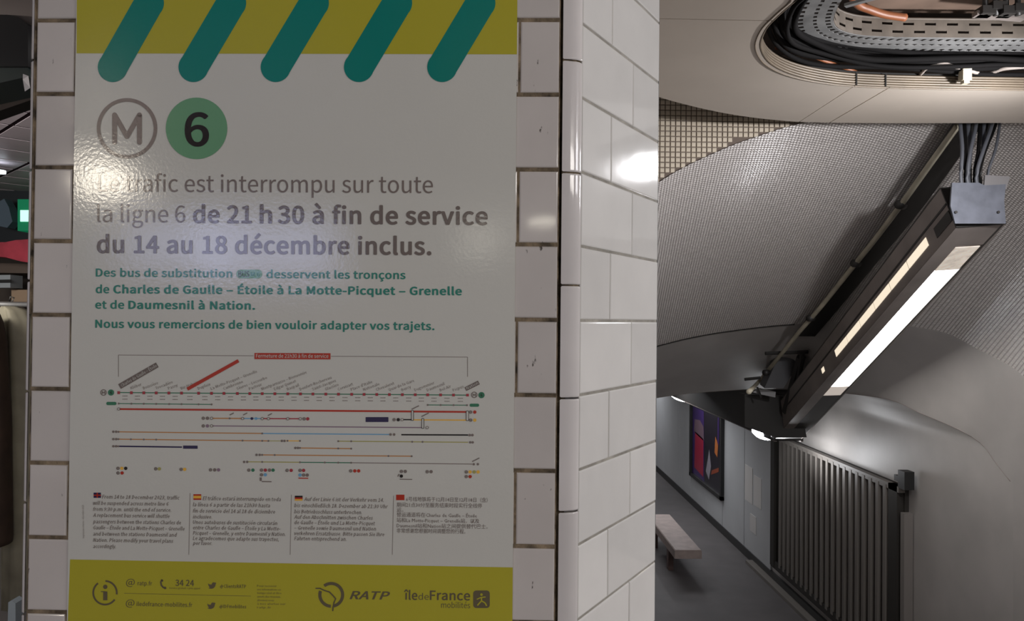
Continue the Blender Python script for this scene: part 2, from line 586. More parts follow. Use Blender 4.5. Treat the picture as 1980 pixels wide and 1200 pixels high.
# corner panel
ry2 = interp_at_y(rim, YS + g)
r2 = [p for p in rim if p.y > YS + g and p.x < XS2 - g and p.y > 3.0 or (p.y > YS + g and p.x < 1.5)]
rr = interp_at_x([p for p in rim if p.y > 3.2], XS2 - g)
er = interp_at_x(edge, XS2 - g)
e2 = [p for p in edge if p.x < XS2 - g]
panel([(-0.6, YS + g), tuple(ry2.xy)] + [tuple(p.xy) for p in r2] + [tuple(rr.xy), tuple(er.xy)] + [tuple(p.xy) for p in reversed(e2)] + [(-0.6, e2[0].y - 0.1)])
up = [p for p in rim if p.y > 3.2]
for xa, xb in ((XS2 + .0012, XS - g), (XS + g, 4.19)):
    ra, rb = interp_at_x(up, xa), interp_at_x(up, xb)
    ea, eb = interp_at_x(edge, xa), interp_at_x(edge, xb)
    rm = [p for p in up if xa < p.x < xb]
    em = [p for p in edge if xa < p.x < xb]
    panel([tuple(ra.xy)] + [tuple(p.xy) for p in rm] + [tuple(rb.xy), tuple(eb.xy)] + [tuple(p.xy) for p in reversed(em)] + [tuple(ea.xy)])
# void over the ceiling
MB().box((-0.6, -5.0, 3.30), (4.3, 5.0, 3.36)).build('ceiling', mat('slab_dark', (0.07, 0.05, 0.04), 0.9))['kind'] = 'structure'

# ribbed rim
trim = empty('trim_2', (2.5, 3.8, ZC), kind='structure')
for k in range(5):
    off = 0.004 * k
    pts = [p + Vector((0, 0, 0.006 + 0.0125 * k)) for p in rim]
    MB().tube(pts, 0.0072, 6).build('rib', M_RIB, trim, True)
back = MB()
vs = [p + Vector((-0.004, 0.006, 0)) for p in rim] + [p + Vector((-0.004, 0.006, 0.075)) for p in rim]
nn = len(rim)
mk('rim_web', vs, [(i, i + 1, nn + i + 1, nn + i) for i in range(nn - 1)], M_VOID, trim)
MB().tube([p + Vector((-0.018, 0.012, -0.001)) for p in rim], 0.003, 6).build('bead', M_RIB, trim, True)
for px in (1655, 1716):
    p = PZ(px, 165, ZC)
    q = interp_at_x(up, p.x)
    MB().box((q.x - 0.003, q.y - 0.010, ZC), (q.x + 0.003, q.y - 0.004, ZC + 0.062)).build('joint', M_VOID, trim)


def offs(path, d, dz):
    out = []
    for i, p in enumerate(path):
        t = (path[min(i + 1, len(path) - 1)] - path[max(i - 1, 0)]).normalized()
        nrm = Vector((t.y, -t.x, 0))
        out.append(p + nrm * d + Vector((0, 0, dz)))
    return out


core = rim[4:]
for k in range(9):
    d = 0.035 + 0.026 * (k % 5) + random.uniform(-.005, .005)
    z = 0.075 + 0.03 * (k // 5) + 0.02 * (k % 3)
    base = offs(core, d, z)
    base = [p + Vector((0, 0, 0.012 * math.sin(i * 0.35 + k))) for i, p in enumerate(base)]
    tag(MB().tube(base, 0.011 + 0.003 * (k % 3), 7).build('power_cable', M_CABLE, None, True),
        'black cable in the ceiling opening, %s from the ribbed rim in the %s layer' % (('first', 'second', 'third', 'fourth', 'fifth')[k % 5], ('lower', 'upper')[k // 5]), 'cable', 'black cables in the ceiling opening')
p_or = [PZ(1500, 92, 2.86), PZ(1545, 98, 2.86), PZ(1590, 116, 2.85), PZ(1635, 132, 2.84), PZ(1660, 141, 2.83)]
tag(MB().tube(catmull(p_or, 5), 0.009, 7).build('orange_cable', M_ORANGE, None, True), 'thin orange brown cable crossing the black cables at the opening rim', 'cable')
p_or = [PZ(1640, -20, 2.96), PZ(1658, 8, 2.96), PZ(1680, 18, 2.955), PZ(1710, 28, 2.95), PZ(1750, 34, 2.95)]
tag(MB().tube(catmull(p_or, 5), 0.018, 8).build('orange_cable', M_ORANGE, None, True), 'thick orange cable above the rounded end of the cable tray', 'cable')
p_gw = [PZ(1780, 143, 2.82), PZ(1795, 130, 2.83), PZ(1830, 124, 2.84), PZ(1860, 134, 2.83), PZ(1880, 138, 2.82), PZ(1905, 144, 2.82), PZ(1940, 133, 2.83), PZ(1985, 129, 2.83)]
tag(MB().tube(catmull(p_gw, 6), 0.010, 7).build('grey_cable', mat('grey_lead', (0.30, 0.26, 0.23), 0.5), None, True), 'loose grey lead looping along the rim of the ceiling opening', 'cable')
cc = PZ(1866, 145, 2.80)
MBc = MB().box((cc.x - 0.022, cc.y - 0.02, cc.z - 0.03), (cc.x + 0.022, cc.y + 0.02, cc.z + 0.03)).box((cc.x - 0.014, cc.y - 0.015, cc.z - 0.045), (cc.x + 0.014, cc.y + 0.015, cc.z - 0.03))
tag(MBc.build('cable_connector', mat('cream_plastic', (0.62, 0.56, 0.42), 0.4)), 'cream plastic connector on the loose grey lead', 'connector')


# perforated cable tray
def ribbon(name, p_out, p_in, bands, m, parent, step=0.035, th=0.003, duty=0.5):
    # resample both
    def res(path, nseg):
        L = [0]
        for a, b in zip(path, path[1:]): L.append(L[-1] + (b - a).length)
        out = []
        for k in range(nseg + 1):
            s = L[-1] * k / nseg
            for i in range(len(path) - 1):
                if L[i + 1] >= s - 1e-9:
                    t = (s - L[i]) / max(1e-9, L[i + 1] - L[i])
                    out.append(path[i].lerp(path[i + 1], t))
                    break
        return out
    Ltot = sum((b - a).length for a, b in zip(p_out, p_out[1:]))
    ns = int(Ltot / step) * 2
    a = res(p_out, ns)
    b = res(p_in, ns)
    fr = [0]
    for lo, hi in bands: fr += [lo, hi]
    fr.append(1)
    vs, fs = [], []
    for i in range(ns + 1):
        for f in fr: vs.append(a[i].lerp(b[i], f))
    w_ = len(fr)
    for i in range(ns):
        for j in range(w_ - 1):
            slot = (j % 2 == 1) and ((i + (j // 2)) % 2 == 1)
            if not slot: fs.append((i * w_ + j, i * w_ + j + 1, (i + 1) * w_ + j + 1, (i + 1) * w_ + j))
    o = mk(name, vs, fs, m, parent)
    md = o.modifiers.new('t', 'SOLIDIFY')
    md.thickness = th
    return o


tray = empty('cable_tray', PZ(1700, 85, 2.9), 'grey perforated steel cable tray with a rounded end inside the ceiling opening', 'cable tray')
t_out = catmull([PZ(a, b, 2.90) for a, b in [(1585, -60), (1560, -10), (1543, 20), (1538, 45), (1548, 68), (1580, 86), (1640, 96), (1720, 98), (1990, 100), (2300, 102)]], 6)
t_in = catmull([PZ(a, b, 2.90) for a, b in [(1660, -50), (1630, -5), (1616, 20), (1612, 42), (1624, 57), (1660, 67), (1720, 71), (1760, 72), (1990, 74), (2300, 76)]], 6)
ribbon('tray_base', t_out, t_in, [(0.06, 0.20), (0.46, 0.56), (0.78, 0.92)], M_TRAY, tray, 0.045)
t_top = [p + Vector((0, 0, 0.085)) for p in t_in]
ribbon('tray_side', t_in, t_top, [(0.22, 0.36), (0.66, 0.80)], M_TRAYB, tray, 0.10)
MB().tube([p + Vector((0, 0, 0.004)) for p in t_out], 0.006, 6).build('tray_lip', M_TRAY, tray, True)
MB().tube([p + Vector((0, 0, 0.088)) for p in t_in], 0.006, 6).build('tray_lip', M_TRAYB, tray, True)
bb = PZ(1632, 12, 2.885)
MB().obox(bb, Vector((0.10, -0.10, 0)), Vector((0.018, 0.018, 0)), Vector((0, 0, 0.012))).build('tray_strap', M_TRAY, tray)
# hanger with clamps in the upper right of the opening
hg = empty('tray_hanger', PZ(1925, 20, 2.95), 'dark steel hanger clamps holding the cable tray from the slab', 'hanger')
for px, dz in ((1905, 0), (1925, 0.02), (1945, 0), (1968, 0.01)):
    p = PZ(px, 30, 2.95)
    MB().tube([p, p + Vector((0, 0, 0.35))], 0.012, 8).build('rod', M_FIXD, hg, True)
    MB().box((p.x - 0.03, p.y - 0.03, p.z + 0.0 + dz), (p.x + 0.03, p.y + 0.03, p.z + 0.035 + dz)).build('clamp', M_FIXD, hg)
p = PZ(1890, 28, 2.95)
q = PZ(1985, 36, 2.95)
MB().obox(p, q - p, Vector((0, 0.04, 0)), Vector((0, 0, 0.02))).build('cross_bar', M_FIX, hg)
sl = [PZ(1680, -60, 3.05), PZ(2100, -60, 3.05), PZ(2100, 30, 3.05), PZ(1700, 24, 3.05), PZ(1655, -10, 3.05)]
tag(MB().prism(sl, (0, 0, 0.02)).build('cover_board', mat('board_brown', (0.22, 0.15, 0.11), 0.7, var=0.35, vscale=4)), 'brown dusty board lying over the cable tray in the ceiling opening', 'board')

# ---- beige mosaic pieces of the tympanum
PT = 0.0343
seed_me = None
x0, z0 = 0.80, 2.36
tiles = []
for r_ in range(0, 20):
    for c_ in range(0, 42):
        x, z = x0 + c_ * PT, z0 + r_ * PT
        px, py = pix(Vector((x, 4.8, z)))
        if px < 1262 or px > 1600: continue
        # arch height at this x
        ar = interp_at_x(A, x)
        if ar is None or z < ar.z + 0.010: continue
        er_ = interp_at_x(edge, 0.0)
        ey = 190 + (px - 1282) * 0.26 if px < 1420 else 226 + (px - 1420) * 0.08
        if py < ey - 12: continue
        tiles.append((x, z))
hw = 0.0148
bm_v = [(-hw, 0, -hw), (hw, 0, -hw), (hw, 0, hw), (-hw, 0, hw)]
e_ = hw - 0.002
bm_v += [(-e_, -0.005, -e_), (e_, -0.005, -e_), (e_, -0.005, e_), (-e_, -0.005, e_)]
bm_f = [(4, 5, 6, 7), (0, 1, 5, 4), (1, 2, 6, 5), (2, 3, 7, 6), (3, 0, 4, 7)]
seed_me = bpy.data.meshes.new('mosaic_piece')
seed_me.from_pydata(bm_v, [], bm_f)
seed_me.materials.append(M_MOSTILE)
rest = tiles[300:]
tiles = tiles[:300]
for (x, z) in tiles:
    px, py = pix(Vector((x, 4.8, z)))
    if 1414 < px < 1460 and 262 < py < 284: continue
    o = bpy.data.objects.new('mosaic_piece', seed_me)
    C.objects.link(o)
    o.parent = tym
    o.location = Vector((x, 4.811 - random.uniform(0, .0012), z)) - Vector((1.5, 4.82, 2.5))
    o.rotation_euler = (random.uniform(-.02, .02), random.uniform(-.02, .02), random.uniform(-.02, .02))

if rest:
    rv, rf = [], []
    for (x, z) in rest:
        rf += [[i + len(rv) for i in f] for f in bm_f]
        rv += [Vector((x, 4.811, z)) + Vector(v) - Vector((1.5, 4.82, 2.5)) for v in bm_v]
    me = bpy.data.meshes.new('mosaic_field')
    me.from_pydata(rv, [], rf)
    me.materials.append(M_MOSTILE)
    o = bpy.data.objects.new('mosaic_field', me)
    C.objects.link(o)
    o.parent = tym
    o['kind'] = 'stuff'
print('mosaic', len(tiles), len(rest))

# ================================================================== PILLAR
Fa = Pd(100, 607, 1.0)
Fb = Pd(1040, 618, 0.9815)
fu = Vector((Fb.x - Fa.x, Fb.y - Fa.y, 0)).normalized()
fn = Vector((fu.y, -fu.x, 0))          # outwards, towards the photographer
if fn.dot(EYE - Fa) < 0: fn = -fn


def fp(px, py, off=0.0):
    r = ray(px, py)
    t = ((Fa + fn * off) - EYE).dot(fn) / r.dot(fn)
    return EYE + r * t


def fpu(px, py=600): return (fp(px, py) - Fa).dot(fu)


ZJ = fp(1040, 618).z
Ra = Pd(1122, 621, 0.991)
Rb = Pd(1271, 621, 1.237)
ru = Vector((Rb.x - Ra.x, Rb.y - Ra.y, 0))
RL = ru.length
ru.normalize()
rn = Vector((ru.y, -ru.x, 0))
if rn.dot(EYE - Ra) < 0: rn = -rn
uL, uR = fpu(60), fpu(1079)
PBASE = Vector((-0.3, 1.25, 0))
pil = empty('pillar', PBASE, kind=None)
pil.name = 'tiled_pillar'
WL['tiled_pillar'] = PBASE
tag(pil, 'white tiled pillar carrying the large traffic notice', 'pillar')
PT_TOP = 2.74
FL = Fa + fu * uL
FR = Fa + fu * uR
rec = 0.0016
# grout core
core2 = [FL - fn * rec, FR - fn * rec, Ra - rn * rec, Rb - rn * rec, Vector((Rb.x - 0.01, Rb.y + 0.35, 0)), Vector((FL.x - 0.004, 1.75, 0)), Vector((FL.x - 0.0065, FL.y + 0.012, 0))]
k_fr = [(p.x, p.y) for p in core2]
vs = [Vector((x, y, 0)) for x, y in k_fr]
c1 = MB().prism([vs[0], vs[1], vs[1] - fn * 0.02, vs[0] - fn * 0.02], (0, 0, PT_TOP)).build('front_grout', M_GROUT, pil)
c2 = MB().prism([vs[2], vs[3], vs[3] - rn * 0.02, vs[2] - rn * 0.02], (0, 0, PT_TOP)).build('side_grout', M_GROUT_R, pil)
c3 = MB().prism([vs[0] - fn * 0.02 + fu * .001, vs[1] - fn * 0.02, vs[2] - rn * .02, vs[3] - rn * 0.02, vs[4] - fu * 0.01, vs[5]], (0, 0, PT_TOP)).build('core', M_GROUT, pil)


def tile_mesh(w_, h_2, t, bev):
    x, z, b = w_ / 2, h_2 / 2, bev
    v = [(-x, 0, -z), (x, 0, -z), (x, 0, z), (-x, 0, z)]
    v += [(-x, -t + b, -z), (x, -t + b, -z), (x, -t + b, z), (-x, -t + b, z)]
    v += [(-x + b * .4, -t + b * .35, -z + b * .4), (x - b * .4, -t + b * .35, -z + b * .4), (x - b * .4, -t + b * .35, z - b * .4), (-x + b * .4, -t + b * .35, z - b * .4)]
    v += [(-x + b * 1.3, -t, -z + b * 1.3), (x - b * 1.3, -t, -z + b * 1.3), (x - b * 1.3, -t, z - b * 1.3), (-x + b * 1.3, -t, z - b * 1.3)]
    f = []
    for k in range(3):
        o = 4 * k
        for i in range(4): f.append((o + i, o + (i + 1) % 4, o + 4 + (i + 1) % 4, o + 4 + i))
    f.append((12, 13, 14, 15))
    return v, f


tcache = {}


def put_tile(ua, ub, za, zb, O, uvec, nvec, m, gap_h, gap_v, nm='tile', jit=0.0004):
    w_ = round(ub - ua - gap_v, 4)
    hh = round(zb - za - gap_h, 4)
    key = (w_, hh, m.name)
    if key not in tcache:
        v, f = tile_mesh(w_, hh, 0.007, 0.0016)
        me = bpy.data.meshes.new('tile')
        me.from_pydata(v, [], f)
        me.materials.append(m)
        tcache[key] = me
    o = bpy.data.objects.new(nm, tcache[key])
    C.objects.link(o)
    o.parent = pil
    c = O + uvec * ((ua + ub) / 2)
    c.z = (za + zb) / 2
    # local x = uvec, local -y = nvec
    M = Matrix((uvec, -nvec, Vector((0, 0, 1)))).transposed().to_4x4()
    M = M @ Matrix.Rotation(random.uniform(-.003, .003), 4, 'Z') @ Matrix.Rotation(random.uniform(-.003, .003), 4, 'X')
    M.translation = c - nvec * (0.007 - random.uniform(-jit, jit)) - PBASE
    o.matrix_local = M


jA = [fpu(x, 600) for x in (137.0, 352.5, 568, 783.5, 999.5)]
jB = [fpu(x, 600) for x in (245, 460.5, 676, 891.5)]
kmin, kmax = int(-ZJ / 0.1), int((PT_TOP - ZJ) / 0.1)
for k in range(kmin, kmax):
    za, zb = ZJ + 0.1 * k, ZJ + 0.1 * (k + 1)
    js = jA if k % 2 else jB       # the row just below the joint (k=-1) has the outer joints
    cs = [uL] + js + [uR]
    for a, b in zip(cs, cs[1:]):
        put_tile(a, b, za, zb, Fa, fu, fn, M_TILE, 0.0052, 0.0030)
# angled face
ZR = ZJ - 0.0005
frA, frB = 0.6145, 0.336
for k in range(kmin, kmax):
    za, zb = ZR + 0.1 * k, ZR + 0.1 * (k + 1)
    fr = frA if k % 2 else frB
    for a, b in ((0, fr * RL), (fr * RL, RL)):
        put_tile(a, b, za, zb, Ra, ru, rn, M_TILE_R, 0.0034, 0.0016, jit=0.0003)


# rounded corner beads
def bead_piece(P0, P1, P2, za, zb, m):
    """quadratic corner from P0 over corner P1 to P2"""
    K = 8
    line = []
    for i in range(K + 1):
        t = i / K
        line.append(P0 * (1 - t) ** 2 + P1 * (2 * t * (1 - t)) + P2 * t * t)
    b = 0.0012
    cen = (P0 + P2) / 2
    vs, fs = [], []
    for z, ins in ((za, 0.0016), (za + b, 0.0), (za + 2 * b, 0.0), (zb - 2 * b, 0.0), (zb - b, 0.0), (zb, 0.0016)):
        for p in line:
            d = (cen - p)
            d = d.normalized() if d.length > 1e-6 else d
            q = p + d * ins
            vs.append((q.x, q.y, z))
    K1 = K + 1
    for j in range(5):
        for i in range(K):
            fs.append((j * K1 + i, j * K1 + i + 1, (j + 1) * K1 + i + 1, (j + 1) * K1 + i))
    o = mk('corner_bead', vs, fs, m, pil, True)
    return o


F1 = Fa + fu * fpu(1084)
R0 = Ra
# intersection of the two faces
dl = (R0 - F1)
den = fu.x * (-ru.y) - (-ru.x) * fu.y
tt = (dl.x * (-ru.y) - (-ru.x) * dl.y) / den
CR = F1 + fu * tt
ZB = fp(1100, 551).z
for k in range(-11, 8):
    za, zb = ZB + 0.15 * k + 0.0012, ZB + 0.15 * (k + 1) - 0.0012
    if zb > PT_TOP: zb = PT_TOP
    if za < 0: za = 0.0
    if zb - za < 0.01: continue
    bead_piece(F1.copy(), CR.copy(), R0 - ru * 0.0008, za, zb, M_BEAD)
L0 = Fa + fu * fpu(56.5)
L1 = Fa + fu * fpu(46.5)
L2 = L1 - fn * 0.014 - fu * 0.001
ZBL = fp(52, 542).z
for k in range(-11, 8):
    za, zb = ZBL + 0.15 * k + 0.0015, ZBL + 0.15 * (k + 1) - 0.0015
    zb = min(zb, PT_TOP); za = max(za, 0)
    if zb - za < 0.01: continue
    bead_piece(L2.copy(), L1.copy(), L0.copy(), za, zb, M_BEAD)
MB().prism([F1 - fn * .003, CR - fn * .004 - rn * .002 + fu * -.002, R0 - rn * .003, R0 - rn * .02, F1 - fn * .02], (0, 0, PT_TOP)).build('corner_grout', M_GROUT, pil)
MB().prism([L0 - fn * .0003 + fu * .0002, FL - fn * .0003 - fu * .0002, FL - fn * .02, L0 - fn * .02], (0, 0, PT_TOP)).build('corner_grout', M_GROUT, pil)
MB().prism([L0 - fn * .003, L1 - fn * .006 + fu * .003, L2 + fu * .003, L0 - fn * .02], (0, 0, PT_TOP)).build('corner_grout', M_GROUT, pil)
e0 = Rb + ru * 0.001
MB().prism([Vector((e0.x, e0.y, 0)) - rn * .001, Vector((e0.x, e0.y, 0)) + ru * 0.006 - rn * .003, Vector((e0.x, e0.y, 0)) + ru * 0.006 - rn * .03, Vector((e0.x, e0.y, 0)) - rn * .03], (0, 0, PT_TOP)).build('edge_strip', M_STEEL, pil)
cb = fp(49, 158)
MB().add([cb + Vector(v) for v in ((-.006, .004, .012), (.004, .0, .008), (.006, .001, -.008), (-.003, .004, -.012), (-.001, -.004, .002))],
         [(0, 1, 4), (1, 2, 4), (2, 3, 4), (3, 0, 4), (0, 3, 2, 1)]).build('loose_chip', M_BEAD, pil)

